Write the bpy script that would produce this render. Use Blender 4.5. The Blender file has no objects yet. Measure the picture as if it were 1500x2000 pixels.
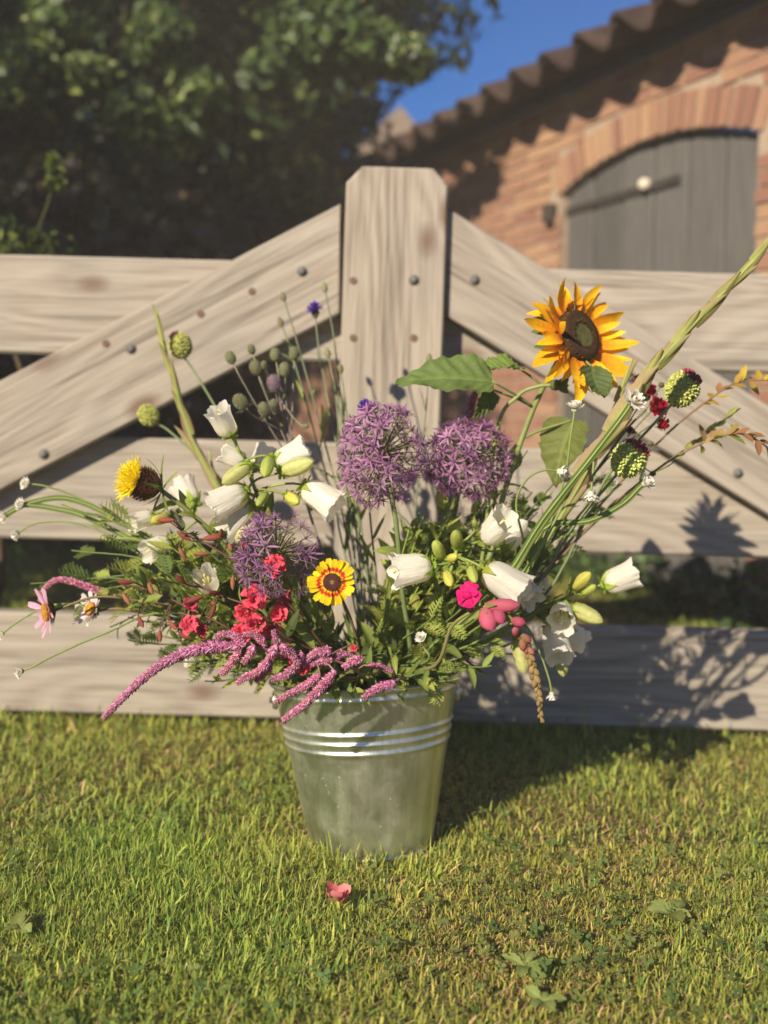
import bpy, math, random
import numpy as np
from mathutils import Vector, Matrix

R = math.radians
rnd = random.Random(7)
nrng = np.random.default_rng(11)

# ------------------------------------------------------------------ camera, sky, sun, exposure
F = 2000.0            # focal length in photo pixels (photo is 1500 x 2000)
H = 0.73              # height of the lens above the lawn
ROLL = R(1.5)
sc = bpy.context.scene
col = sc.collection
cam_d = bpy.data.cameras.new('camera')
cam_d.sensor_fit = 'AUTO'
cam_d.sensor_width = 36.0
cam_d.lens = 36.0 * F / 2000.0
cam_d.shift_y = -195.0 / 2000.0
cam_d.clip_start = 0.05
cam_d.clip_end = 2000.0
cam_d.dof.use_dof = True
cam_d.dof.focus_distance = 1.49
cam_d.dof.aperture_fstop = 2.05
cam_d.dof.aperture_blades = 0
cam = bpy.data.objects.new('camera', cam_d)
cam.matrix_world = Matrix.Translation((0, 0, H)) @ Matrix.Rotation(R(90), 4, 'X') @ Matrix.Rotation(ROLL, 4, 'Z')
col.objects.link(cam)
sc.camera = cam

SUN_AZ, SUN_EL = 34.0, 27.0        # light travels towards +Y, 34 deg to the right
tv = Vector((math.sin(R(SUN_AZ)) * math.cos(R(SUN_EL)), math.cos(R(SUN_AZ)) * math.cos(R(SUN_EL)), -math.sin(R(SUN_EL))))
w = bpy.data.worlds.new('World')
sc.world = w
w.use_nodes = True
wn = w.node_tree
bg = wn.nodes['Background']
sky = wn.nodes.new('ShaderNodeTexSky')
sky.sky_type = 'NISHITA'
sky.sun_disc = False
sky.sun_elevation = R(SUN_EL)
sky.sun_rotation = R(SUN_AZ + 180.0)
sky.altitude = 0
sky.air_density = 0.8
sky.dust_density = 0.2
sky.ozone_density = 10.0
hs = wn.nodes.new('ShaderNodeHueSaturation')
hs.inputs['Saturation'].default_value = 1.18
wn.links.new(sky.outputs[0], hs.inputs['Color'])
wn.links.new(hs.outputs[0], bg.inputs[0])
bg.inputs[1].default_value = 0.065
sun_d = bpy.data.lights.new('sun', 'SUN')
sun_d.energy = 4.6
sun_d.angle = R(0.5)
sun_d.color = (1.0, 0.87, 0.67)
sun = bpy.data.objects.new('sun', sun_d)
sun.rotation_euler = tv.to_track_quat('-Z', 'Y').to_euler()
sun.location = (-4, -5, 6)
col.objects.link(sun)
sc.view_settings.view_transform = 'Standard'
sc.view_settings.look = 'None'
sc.view_settings.gamma = 1.0
sc.view_settings.use_curve_mapping = False
sc.view_settings.exposure = 0.93
sc.render.engine = 'CYCLES'
sc.cycles.use_denoising = True
sc.cycles.max_bounces = 8

# ------------------------------------------------------------------ helpers
cR, sR = math.cos(ROLL), math.sin(ROLL)

def ray(px, py):
    dx, dy = (px - 750.0) / F, (py - 805.0) / F
    return dx * cR + dy * sR, -dx * sR + dy * cR       # right, down per metre of depth

def at(px, py, Y):
    u, v = ray(px, py)
    return Vector((u * Y, Y, H - v * Y))

def proj(p):
    u, v = p[0] / p[1], (H - p[2]) / p[1]
    return 750 + F * (u * cR - v * sR), 805 + F * (u * sR + v * cR)

def lin(r, g, b):
    f = lambda c: (c / 255.0 / 12.92) if c <= 10 else ((c / 255.0 + 0.055) / 1.055) ** 2.4
    return (f(r), f(g), f(b))

def unit(v):
    v = Vector(v)
    return v.normalized() if v.length > 1e-9 else Vector((0, 0, 1))

class G:
    """collects vertices, faces and one colour per vertex"""
    def __init__(s):
        s.V, s.Fc, s.C, s.n = [], [], [], 0
    def add(s, geo, M=None, tint=None):
        V, Fc, C = geo
        V = np.asarray(V, float)
        if M is not None:
            A = np.array(M)
            V = V @ A[:3, :3].T + A[:3, 3]
        C = np.asarray(C, float)
        if tint is not None:
            C = C * np.asarray(tint)
        s.V.append(V); s.C.append(C)
        o = s.n
        s.Fc += [tuple(i + o for i in f) for f in Fc]
        s.n += len(V)
        return s
    def mesh(s, name, smooth=True, off=(0, 0, 0)):
        me = bpy.data.meshes.new(name)
        V = np.concatenate(s.V) - np.array(off)
        me.from_pydata([tuple(v) for v in V], [], s.Fc)
        C = np.concatenate(s.C)
        a = me.color_attributes.new('Col', 'FLOAT_COLOR', 'POINT')
        a.data.foreach_set('color', np.concatenate([C, np.ones((len(C), 1))], 1).astype(np.float32).ravel())
        if smooth:
            me.polygons.foreach_set('use_smooth', [True] * len(me.polygons))
        me.update()
        return me

def geo(V, Fc, c):
    V = np.asarray(V, float)
    c = np.asarray(c, float)
    C = np.tile(c, (len(V), 1)) if c.ndim == 1 else c
    return V, Fc, C

def frame(d, up=(0, 0, 1), pos=(0, 0, 0), s=1.0):
    """matrix: local X along d, local Z towards up"""
    x = unit(d)
    z = Vector(up)
    z = z - x * z.dot(x)
    if z.length < 1e-5:
        z = Vector((1, 0, 0)) - x * x.x
        if z.length < 1e-5:
            z = Vector((0, 1, 0))
    z.normalize()
    y = z.cross(x)
    if not hasattr(s, '__len__'):
        s = (s, s, s)
    M = Matrix.Identity(4)
    for i in range(3):
        M[i][0], M[i][1], M[i][2], M[i][3] = x[i] * s[0], y[i] * s[1], z[i] * s[2], pos[i]
    return M

def petal(L=1.0, W=0.3, nl=5, nw=2, prof=None, bend=0.0, cup=0.0, col=(1, 1, 1), ruf=0.0, rk=7.0, seed=0, twist=0.0, emb=None):
    """blade along +X, width along Y, upper face +Z"""
    prof = prof or (lambda t: math.sin(math.pi * min(1, t * 0.92 + 0.08)) ** 0.7)
    x = z = 0.0
    V, C = [], []
    rr = random.Random(seed)
    ph = rr.random() * 6
    for i in range(nl + 1):
        t = i / nl
        if i:
            th = bend * (t - 0.5 / nl)
            x += L / nl * math.cos(th); z += L / nl * math.sin(th)
        hw = W / 2 * prof(t)
        for j in range(nw + 1):
            s = -1 + 2 * j / nw
            y = s * hw
            zz = cup * hw * s * s + ruf * W * math.sin(rk * t + ph + 2.3 * s) * abs(s)
            if emb: zz += emb(t, s)
            ct, st = math.cos(twist * t), math.sin(twist * t)
            V.append((x, y * ct - zz * st, z + y * st + zz * ct))
            C.append(col(t, s) if callable(col) else col)
    Fc = []
    for i in range(nl):
        for j in range(nw):
            a = i * (nw + 1) + j
            Fc.append((a, a + nw + 1, a + nw + 2, a + 1))
    return np.array(V), Fc, np.array(C, float)

def tube(P, Rr, n=6, col=(1, 1, 1), cap=True):
    P = [Vector(p) for p in P]
    m = len(P)
    if not hasattr(Rr, '__len__'):
        Rr = [Rr] * m
    V, C = [], []
    ref = None
    for i in range(m):
        t = unit(P[min(i + 1, m - 1)] - P[max(i - 1, 0)])
        if ref is None:
            ref = t.orthogonal().normalized()
        ref = unit(ref - t * ref.dot(t))
        b = t.cross(ref)
        c = col(i / (m - 1)) if callable(col) else col
        for k in range(n):
            a = 2 * math.pi * k / n
            V.append(P[i] + (ref * math.cos(a) + b * math.sin(a)) * Rr[i]); C.append(c)
    Fc = [(i * n + k, i * n + (k + 1) % n, (i + 1) * n + (k + 1) % n, (i + 1) * n + k) for i in range(m - 1) for k in range(n)]
    if cap:
        Fc.append(tuple(range(n - 1, -1, -1)))
        Fc.append(tuple((m - 1) * n + k for k in range(n)))
    return np.array([tuple(v) for v in V]), Fc, np.array(C, float)

def lathe(prof, n=20, mod=None, col=(1, 1, 1), closed=False):
    """profile [(x along axis, radius)], axis +X"""
    V, C = [], []
    m = len(prof)
    for i, (x, r) in enumerate(prof):
        for k in range(n):
            a = 2 * math.pi * k / n
            dx, mr = mod(i / (m - 1), a) if mod else (0, 1)
            V.append((x + dx, r * mr * math.cos(a), r * mr * math.sin(a)))
            C.append(col(i / (m - 1), a) if callable(col) else col)
    Fc = [(i * n + k, (i + 1) * n + k, (i + 1) * n + (k + 1) % n, i * n + (k + 1) % n) for i in range(m - 1) for k in range(n)]
    if closed:
        Fc.append(tuple(range(n)))
        Fc.append(tuple((m - 1) * n + k for k in range(n - 1, -1, -1)))
    return np.array(V), Fc, np.array(C, float)

def ball(c=(0, 0, 0), r=(1, 1, 1), nu=8, nv=5, col=(1, 1, 1)):
    pr = [(-math.cos(math.pi * i / nv), max(1e-3, math.sin(math.pi * i / nv))) for i in range(nv + 1)]
    V, Fc, C = lathe(pr, nu, col=col)
    return V * np.array(r) + np.array(c), Fc, C

def octa(c, r, col):
    V = np.array([(r, 0, 0), (-r, 0, 0), (0, r, 0), (0, -r, 0), (0, 0, r), (0, 0, -r)]) + np.array(c)
    return V, [(0, 2, 4), (2, 1, 4), (1, 3, 4), (3, 0, 4), (2, 0, 5), (1, 2, 5), (3, 1, 5), (0, 3, 5)], np.tile(col, (6, 1))

def boxg(x0, x1, y0, y1, z0, z1, c=(1, 1, 1), bev=0.0):
    if bev <= 0:
        V = [(x, y, z) for x in (x0, x1) for y in (y0, y1) for z in (z0, z1)]
        return geo(V, [(0, 1, 3, 2), (4, 6, 7, 5), (0, 4, 5, 1), (2, 3, 7, 6), (0, 2, 6, 4), (1, 5, 7, 3)], c)
    b = bev
    V = []
    for x, sx in ((x0, 1), (x1, -1)):
        for y, sy in ((y0, 1), (y1, -1)):
            for z, sz in ((z0, 1), (z1, -1)):
                V += [(x, y + b * sy, z + b * sz), (x + b * sx, y, z + b * sz), (x + b * sx, y + b * sy, z)]
    i = lambda a, bb, cc, k: ((a * 2 + bb) * 2 + cc) * 3 + k
    Fc = [(i(0,0,0,0), i(0,0,1,0), i(0,1,1,0), i(0,1,0,0)), (i(1,0,0,0), i(1,1,0,0), i(1,1,1,0), i(1,0,1,0)),
          (i(0,0,0,1), i(1,0,0,1), i(1,0,1,1), i(0,0,1,1)), (i(0,1,0,1), i(0,1,1,1), i(1,1,1,1), i(1,1,0,1)),
          (i(0,0,0,2), i(0,1,0,2), i(1,1,0,2), i(1,0,0,2)), (i(0,0,1,2), i(1,0,1,2), i(1,1,1,2), i(0,1,1,2))]
    for a in (0, 1):
        for bb in (0, 1):
            Fc.append((i(a,bb,0,0), i(a,bb,0,1), i(a,bb,1,1), i(a,bb,1,0)))
            Fc.append((i(a,0,bb,0), i(a,1,bb,0), i(a,1,bb,2), i(a,0,bb,2)))
            Fc.append((i(0,a,bb,1), i(1,a,bb,1), i(1,a,bb,2), i(0,a,bb,2)))
            for cc in (0, 1):
                Fc.append((i(a,bb,cc,0), i(a,bb,cc,1), i(a,bb,cc,2)))
    return geo(V, Fc, c)

def prop(o, label=None, cat=None, group=None, kind=None):
    for k, v in (('label', label), ('category', cat), ('group', group), ('kind', kind)):
        if v:
            o[k] = v
    return o

TI = Matrix.Identity(4)

def thing(name, label, cat, loc, group=None):
    o = bpy.data.objects.new(name, None)
    o.empty_display_size = 0.05
    o.location = loc
    col.objects.link(o)
    prop(o, label, cat, group)
    o['_o'] = [float(v) for v in loc]
    return o

def origin(o):
    while o.parent:
        o = o.parent
    return Vector(o.location)

def link(name, me, mat, parent=None, M=None):
    """M = the object's matrix in world space (mesh in local coordinates)"""
    o = bpy.data.objects.new(name, me)
    if mat is not None and not me.materials:
        me.materials.append(mat)
    col.objects.link(o)
    M = M or TI
    if parent is not None:
        chain = Matrix.Translation(-origin(parent))
        if parent.parent is not None:
            chain = parent.matrix_basis.inverted() @ chain
        o.parent = parent
        o.matrix_basis = chain @ M
    else:
        o.matrix_basis = M
    return o

def part(name, g, mat, parent=None, smooth=True):
    """g given in world coordinates"""
    if parent is None:
        return link(name, g.mesh(name, smooth), mat)
    org = origin(parent)
    return link(name, g.mesh(name, smooth, org), mat, parent, Matrix.Translation(org))

# ------------------------------------------------------------------ materials
class NT:
    def __init__(s, name):
        s.m = bpy.data.materials.new(name)
        s.m.use_nodes = True
        s.t = s.m.node_tree
        s.b = s.t.nodes['Principled BSDF']
        s.out = s.t.nodes['Material Output']
    def n(s, typ, _props=None, **inp):
        nd = s.t.nodes.new('ShaderNode' + typ)
        for k, v in (_props or {}).items():
            setattr(nd, k, v)
        for k, v in inp.items():
            k = k.replace('_', ' ')
            key = int(k[1:]) if k[0] == 'i' and k[1:].isdigit() else k
            s.set(nd.inputs[key], v)
        return nd
    def set(s, sock, v):
        if isinstance(v, bpy.types.NodeSocket):
            s.t.links.new(v, sock)
        elif hasattr(v, '__len__') and len(v) == 3 and sock.type == 'RGBA':
            sock.default_value = (*v, 1)
        else:
            sock.default_value = v
    def ramp(s, fac, stops):
        r = s.n('ValToRGB')
        e = r.color_ramp.elements
        while len(e) < len(stops):
            e.new(0.5)
        for el, (p, c) in zip(e, stops):
            el.position = p
            el.color = (*c, 1) if len(c) == 3 else c
        s.set(r.inputs[0], fac)
        return r.outputs[0]
    def mix(s, fac, a, b, mode='MIX'):
        m = s.n('MixRGB', {'blend_type': mode})
        s.set(m.inputs[0], fac); s.set(m.inputs[1], a); s.set(m.inputs[2], b)
        return m.outputs[0]
    def math(s, op, a, b=0.0):
        m = s.n('Math', {'operation': op})
        s.set(m.inputs[0], a); s.set(m.inputs[1], b)
        return m.outputs[0]
    def noise(s, vec, scale, detail=4.0, rough=0.5, dist=0.0):
        nd = s.n('TexNoise', Scale=scale, Detail=detail, Roughness=rough, Distortion=dist)
        if vec is not None:
            s.set(nd.inputs['Vector'], vec)
        return nd.outputs[0]
    def mapping(s, vec, scale=(1, 1, 1), loc=(0, 0, 0)):
        mp = s.n('Mapping')
        s.set(mp.inputs['Vector'], vec)
        mp.inputs['Scale'].default_value = scale
        s.set(mp.inputs['Location'], loc)
        return mp.outputs[0]
    def bump(s, h, strength=0.3, dist=0.002):
        b = s.n('Bump', Strength=strength, Distance=dist, Height=h)
        s.t.links.new(b.outputs[0], s.b.inputs['Normal'])
        return b
    def base(s, c, rough=0.6, spec=0.5, metal=0.0):
        s.set(s.b.inputs['Base Color'], c)
        s.set(s.b.inputs['Roughness'], rough)
        s.set(s.b.inputs['Specular IOR Level'], spec)
        s.set(s.b.inputs['Metallic'], metal)

def plant_mat(name, transl=0.3, rough=0.5, spec=0.35, var=0.25, nscale=70, tr_tint=(1.05, 1.1, 0.7), bump=0.15, hue=0.015, vs=None, bd=0.001):
    T = NT(name)
    at_ = T.n('Attribute', {'attribute_name': 'Col'})
    oi = T.n('ObjectInfo')
    tc = T.n('TexCoord')
    nz = T.noise(T.mapping(tc.outputs['Object'], vs) if vs else tc.outputs['Object'], nscale, 3.0, 0.6)
    big = T.noise(tc.outputs['Object'], nscale * 0.2, 2.0)
    v = T.math('ADD', T.math('MULTIPLY', nz, var * 1.6), 1.0 - var * 0.8)
    v = T.math('MULTIPLY', v, T.math('ADD', T.math('MULTIPLY', big, 0.5), 0.75))
    v = T.math('MULTIPLY', v, T.math('ADD', T.math('MULTIPLY', oi.outputs['Random'], 0.3), 0.85))
    h = T.n('HueSaturation', Color=at_.outputs['Color'], Saturation=1.0, Fac=1.0)
    T.set(h.inputs['Hue'], T.math('ADD', T.math('MULTIPLY', oi.outputs['Random'], 2 * hue), 0.5 - hue))
    T.set(h.inputs['Value'], v)
    c = h.outputs[0]
    T.base(c, rough, spec)
    if bump:
        T.bump(nz, bump, bd)
    if transl > 0:
        tr = T.n('BsdfTranslucent', Color=T.mix(1.0, c, tr_tint, 'MULTIPLY'))
        ms = T.n('MixShader')
        ms.inputs[0].default_value = transl
        T.t.links.new(T.b.outputs[0], ms.inputs[1])
        T.t.links.new(tr.outputs[0], ms.inputs[2])
        T.t.links.new(ms.outputs[0], T.out.inputs[0])
    return T.m

M_LEAF = plant_mat('leaf_green', 0.42, 0.55, 0.2)
M_STEM = plant_mat('stem_green', 0.08, 0.5, 0.3, nscale=120)
M_PETAL = plant_mat('petal', 0.38, 0.6, 0.2, var=0.12, tr_tint=(1.0, 0.95, 0.9), hue=0.004)
M_WHITE = plant_mat('white_petal', 0.4, 0.55, 0.25, var=0.06, tr_tint=(1.0, 0.97, 0.88), bump=0.25, nscale=55, hue=0.0)
M_BELL = plant_mat('bell_petal', 0.5, 0.6, 0.2, var=0.14, tr_tint=(1.0, 0.97, 0.88), bump=0.4, nscale=5, hue=0.0, vs=(0.45, 3.2, 3.2), bd=0.006)
M_BEAD = plant_mat('beaded_head', 0.05, 0.7, 0.12, var=0.3, nscale=160)
M_GRASS = plant_mat('grass_blade', 0.3, 0.55, 0.25, var=0.2, nscale=25, hue=0.0, bump=0.0)
M_TREE = plant_mat('tree_leaf', 0.22, 0.4, 0.45, var=0.2, nscale=6, bump=0.0, hue=0.0)
M_BARK = plant_mat('bark', 0.0, 0.9, 0.1, var=0.6, nscale=30, bump=0.8)

def wood_mat(name, light=(0.415, 0.370, 0.308), dark=(0.170, 0.137, 0.108), bumpk=0.5):
    T = NT(name)
    tc = T.n('TexCoord')
    oi = T.n('ObjectInfo')
    off = T.n('CombineXYZ', X=T.math('MULTIPLY', oi.outputs['Random'], 37.0), Y=T.math('MULTIPLY', oi.outputs['Random'], 11.0), Z=T.math('MULTIPLY', oi.outputs['Random'], 5.0))
    v = T.n('VectorMath', {'operation': 'ADD'}, i0=tc.outputs['Object'], i1=off.outputs[0]).outputs[0]
    cont = T.noise(T.mapping(v, (0.9, 3.2, 5.5)), 1.0, 1.5, 0.45, 0.25)
    wob = T.noise(T.mapping(v, (3.0, 24.0, 24.0)), 1.0, 2.0)
    ringv = T.math('ADD', T.math('MULTIPLY', cont, 105.0), T.math('MULTIPLY', wob, 3.0))
    ring = T.math('ADD', T.math('MULTIPLY', T.math('SINE', ringv), 0.5), 0.5)
    fine = T.noise(T.mapping(v, (5.0, 190.0, 190.0)), 1.0, 4.0, 0.6)
    patch = T.noise(T.mapping(v, (1.5, 7.0, 7.0)), 1.0, 3.0)
    streak = T.ramp(T.noise(T.mapping(v, (1.6, 48.0, 48.0)), 1.0, 4.0, 0.7, 0.3), [(0.33, (0.16, 0.14, 0.12)), (0.48, (1, 1, 1))])
    g = T.math('ADD', T.math('MULTIPLY', ring, 0.15), T.math('MULTIPLY', fine, 0.66))
    g = T.math('ADD', g, T.math('MULTIPLY', patch, 0.32))
    mid = tuple((a + b) / 2 for a, b in zip(light, dark))
    c = T.ramp(g, [(0.28, dark), (0.50, mid), (0.80, light)])
    c = T.mix(0.5, c, T.mix(1.0, c, streak, 'MULTIPLY'))
    grey = T.noise(tc.outputs['Object'], 5.0, 3.0)
    c = T.mix(T.ramp(grey, [(0.45, (0, 0, 0)), (0.7, (0.35, 0.35, 0.35))]), c, (0.29, 0.265, 0.235))
    kv = T.n('TexVoronoi', {'feature': 'F1'}, Scale=1.0, Randomness=1.0)
    T.set(kv.inputs['Vector'], T.mapping(v, (3.2, 6.0, 6.0)))
    kn = T.ramp(kv.outputs['Distance'], [(0.07, (0.85, 0.85, 0.85)), (0.17, (0, 0, 0))])
    c = T.mix(kn, c, (0.15, 0.095, 0.065))
    T.base(c, 0.85, 0.2)
    hgt = T.math('ADD', T.math('MULTIPLY', ring, 0.15), T.math('ADD', fine, T.math('MULTIPLY', streak, 0.9)))
    T.bump(hgt, bumpk, 0.0025)
    return T.m

M_WOOD = wood_mat('weathered_wood')
M_POST = wood_mat('weathered_post_wood', (0.435, 0.383, 0.315), (0.185, 0.147, 0.115), 0.55)

def simple_noise_mat(name, c1, c2, scale, rough=0.8, spec=0.2, metal=0.0, bump=0.3, bd=0.003, coord='Object', rvar=0.0, vscale=(1, 1, 1)):
    T = NT(name)
    tc = T.n('TexCoord')
    oi = T.n('ObjectInfo')
    v = T.mapping(tc.outputs[coord], vscale, T.n('CombineXYZ', X=T.math('MULTIPLY', oi.outputs['Random'], 23.0), Y=T.math('MULTIPLY', oi.outputs['Random'], 9.0)).outputs[0])
    nz = T.noise(v, scale, 6.0, 0.65)
    c = T.ramp(nz, [(0.3, c1), (0.7, c2)])
    if rvar:
        h = T.n('HueSaturation', Color=c, Saturation=1.0, Fac=1.0)
        T.set(h.inputs['Value'], T.math('ADD', T.math('MULTIPLY', oi.outputs['Random'], 2 * rvar), 1 - rvar))
        T.set(h.inputs['Hue'], T.math('ADD', T.math('MULTIPLY', oi.outputs['Random'], 0.03), 0.485))
        c = h.outputs[0]
    T.base(c, rough, spec, metal)
    if bump:
        T.bump(nz, bump, bd)
    return T.m

M_BRICK = simple_noise_mat('clay_brick', (0.27, 0.135, 0.085), (0.37, 0.225, 0.150), 14, 0.9, 0.15, bump=0.6, bd=0.006, rvar=0.22)
M_MORTAR = simple_noise_mat('lime_mortar', (0.30, 0.225, 0.165), (0.38, 0.30, 0.225), 30, 0.95, 0.1, bump=0.5)
M_TILE = simple_noise_mat('clay_pantile', (0.034, 0.022, 0.018), (0.078, 0.050, 0.038), 9, 0.85, 0.2, bump=0.4, rvar=0.25)
M_ROOFW = simple_noise_mat('roof_boards', (0.05, 0.035, 0.025), (0.09, 0.065, 0.045), 20, 0.9, 0.1)
M_DOOR = simple_noise_mat('grey_door_paint', (0.078, 0.074, 0.070), (0.118, 0.112, 0.105), 9, 0.7, 0.25, bump=0.2, rvar=0.14, vscale=(6, 6, 0.6))
M_IRON = simple_noise_mat('dark_iron', (0.05, 0.045, 0.04), (0.10, 0.085, 0.07), 60, 0.6, 0.4, 0.6)
M_BOLT = simple_noise_mat('zinc_bolt', (0.10, 0.098, 0.094), (0.19, 0.186, 0.18), 60, 0.7, 0.3, 0.2)
M_ROPE = simple_noise_mat('pale_knob', (0.55, 0.47, 0.36), (0.68, 0.60, 0.48), 60, 0.7, 0.3)
M_KNOT = simple_noise_mat('wood_plug', (0.13, 0.08, 0.06), (0.2, 0.13, 0.10), 80, 0.9, 0.1)

def ground_mat():
    T = NT('lawn_soil')
    tc = T.n('TexCoord')
    a = T.noise(tc.outputs['Object'], 9.0, 6.0, 0.7)
    b = T.noise(tc.outputs['Object'], 120.0, 4.0, 0.7)
    c = T.ramp(T.math('ADD', T.math('MULTIPLY', a, 0.5), T.math('MULTIPLY', b, 0.5)),
               [(0.35, (0.070, 0.065, 0.022)), (0.5, (0.13, 0.105, 0.042)), (0.66, (0.22, 0.155, 0.078))])
    T.base(c, 0.95, 0.1)
    T.bump(b, 0.8, 0.01)
    return T.m

def zinc_mat():
    T = NT('galvanised_zinc')
    tc = T.n('TexCoord')
    v = tc.outputs['Object']
    vo = T.n('TexVoronoi', {'feature': 'F1'}, Scale=75.0)
    T.set(vo.inputs['Vector'], v)
    spang = T.n('SeparateColor', Color=vo.outputs['Color']).outputs[0]
    run = T.noise(T.mapping(v, (48.0, 48.0, 2.2)), 1.0, 5.0, 0.62)
    blot = T.noise(v, 13.0, 5.0, 0.65)
    spk = T.ramp(T.noise(v, 170.0, 2.0, 0.5), [(0.69, (0, 0, 0)), (0.76, (1, 1, 1))])
    tone = T.math('ADD', T.math('MULTIPLY', spang, 0.10), T.math('ADD', T.math('MULTIPLY', run, 0.74), T.math('MULTIPLY', blot, 0.18)))
    c = T.ramp(tone, [(0.3, (0.52, 0.55, 0.44)), (0.55, (0.68, 0.70, 0.58)), (0.8, (0.82, 0.83, 0.73))])
    c = T.mix(T.math('MULTIPLY', spk, 0.55), c, (0.62, 0.61, 0.57))
    rough = T.math('ADD', T.math('MULTIPLY', tone, 0.26), 0.23)
    rough = T.math('ADD', rough, T.math('MULTIPLY', spk, 0.3))
    metal = T.math('SUBTRACT', 0.96, T.math('MULTIPLY', T.ramp(blot, [(0.45, (0, 0, 0)), (0.75, (1, 1, 1))]), 0.18))
    T.base(c, rough, 0.5, metal)
    T.bump(T.math('ADD', run, T.math('MULTIPLY', spang, 0.25)), 0.12, 0.003)
    return T.m
M_ZINC = zinc_mat()
M_SOIL = ground_mat()

# ------------------------------------------------------------------ ground
g = G()
xs = np.linspace(-1, 1, 41)
ax = np.sign(xs) * np.abs(xs) ** 3 * 400
V = [(x, y + 4, -0.004) for x in ax for y in ax]
Fc = [(i * 41 + j, (i + 1) * 41 + j, (i + 1) * 41 + j + 1, i * 41 + j + 1) for i in range(40) for j in range(40)]
g.add(geo(V, Fc, (1, 1, 1)))
prop(part('ground', g, M_SOIL), kind='structure')

def gz(x, y):
    """low bumps of the lawn"""
    return 0.004 * np.sin(7 * x + 1.3) * np.cos(6 * y + .4) + 0.003 * np.sin(19 * x - 11 * y)

def blades(n, x0, x1, y0, y1, hmin, hmax, wid, seed, keep=None, curve=3):
    r = np.random.default_rng(seed)
    x = r.uniform(x0, x1, n); y = r.uniform(y0, y1, n)
    patch = (np.sin(5.1 * x + 2.2 * y) + np.sin(3.3 * y - 4.7 * x + 1.0) + np.sin(11 * x + 3) * np.cos(9 * y)) / 3
    k = r.random(n) < 0.78 + 0.22 * patch
    if keep is not None:
        k &= keep(x, y)
    x, y, patch = x[k], y[k], patch[k]
    n = len(x)
    hh = r.uniform(hmin, hmax, n) * (0.8 + 0.25 * patch) * np.where(r.random(n) < 0.06, 1.5, 1.0)
    az = r.uniform(0, 2 * np.pi, n); lean = np.abs(r.normal(0, 0.85, n)) + 0.08
    dry = r.random(n) < (0.20 - 0.12 * patch)
    lean = np.where(dry, lean + 0.6, lean)
    ww = wid * r.uniform(0.6, 1.35, n)
    fa = az + np.pi / 2 + r.normal(0, 0.5, n)
    px_, py_ = np.cos(fa), np.sin(fa)
    bz = np.zeros(n) - 0.004
    rows = []
    for t, wf in ((0.0, 1.0), (0.38, 0.95), (0.75, 0.62), (1.0, 0.0)):
        a = lean * (0.45 + 0.75 * t)
        s = hh * t
        cx = x + np.cos(az) * np.sin(a) * s; cy = y + np.sin(az) * np.sin(a) * s
        cz = bz + np.maximum(np.cos(a), 0.12) * s
        if wf > 0:
            rows.append((cx - px_ * ww / 2 * wf, cy - py_ * ww / 2 * wf, cz))
            rows.append((cx + px_ * ww / 2 * wf, cy + py_ * ww / 2 * wf, cz))
        else:
            rows.append((cx, cy, cz))
    V = np.stack([np.stack(q, -1) for q in rows], 1).reshape(-1, 3)       # 7 verts a blade
    base = np.arange(n)[:, None] * 7
    quads = np.concatenate([base + np.array([[0, 1, 3, 2]]), base + np.array([[2, 3, 5, 4]])], 0)
    tris = base + np.array([[4, 5, 6]])
    gA = np.array((0.26, 0.335, 0.055)); gB = np.array((0.46, 0.44, 0.095)); gC = np.array((0.14, 0.225, 0.045)); st = np.array((0.60, 0.43, 0.21))
    m = r.random((n, 1)); m2 = r.random((n, 1))
    c = gA * (1 - m) + gB * m
    c = np.where(m2 < 0.22, gC, c)
    c = np.where(dry[:, None], st * r.uniform(0.6, 1.1, (n, 1)), c)
    c = c * r.uniform(0.75, 1.25, (n, 1))
    c = c * (1 + 0.18 * patch[:, None] * np.array((-0.9, 0.1, -0.5)))
    tcol = np.array([0.7, 0.7, 0.9, 0.9, 1.05, 1.05, 1.15])  # blades darken towards the base, painting in the shade between them
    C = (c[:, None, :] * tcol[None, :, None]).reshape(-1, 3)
    return V, quads, tris, C

def grass_object(name, sets):
    V, Q, T, C = [], [], [], []
    o = 0
    for v, q, t, c in sets:
        V.append(v); Q.append(q + o); T.append(t + o); C.append(c); o += len(v)
    V = np.concatenate(V); Q = np.concatenate(Q); T = np.concatenate(T); C = np.concatenate(C)
    me = bpy.data.meshes.new(name)
    me.vertices.add(len(V)); me.vertices.foreach_set('co', V.astype(np.float32).ravel())
    nl = len(Q) * 4 + len(T) * 3
    me.loops.add(nl)
    me.loops.foreach_set('vertex_index', np.concatenate([Q.ravel(), T.ravel()]).astype(np.int32))
    me.polygons.add(len(Q) + len(T))
    ls = np.concatenate([np.arange(len(Q)) * 4, len(Q) * 4 + np.arange(len(T)) * 3]).astype(np.int32)
    me.polygons.foreach_set('loop_start', ls)
    me.polygons.foreach_set('use_smooth', np.ones(len(ls), bool))
    me.update(calc_edges=True)
    a = me.color_attributes.new('Col', 'FLOAT_COLOR', 'POINT')
    a.data.foreach_set('color', np.concatenate([C, np.ones((len(C), 1))], 1).astype(np.float32).ravel())
    me.validate()
    return prop(link(name, me, M_GRASS), kind='stuff')

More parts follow.
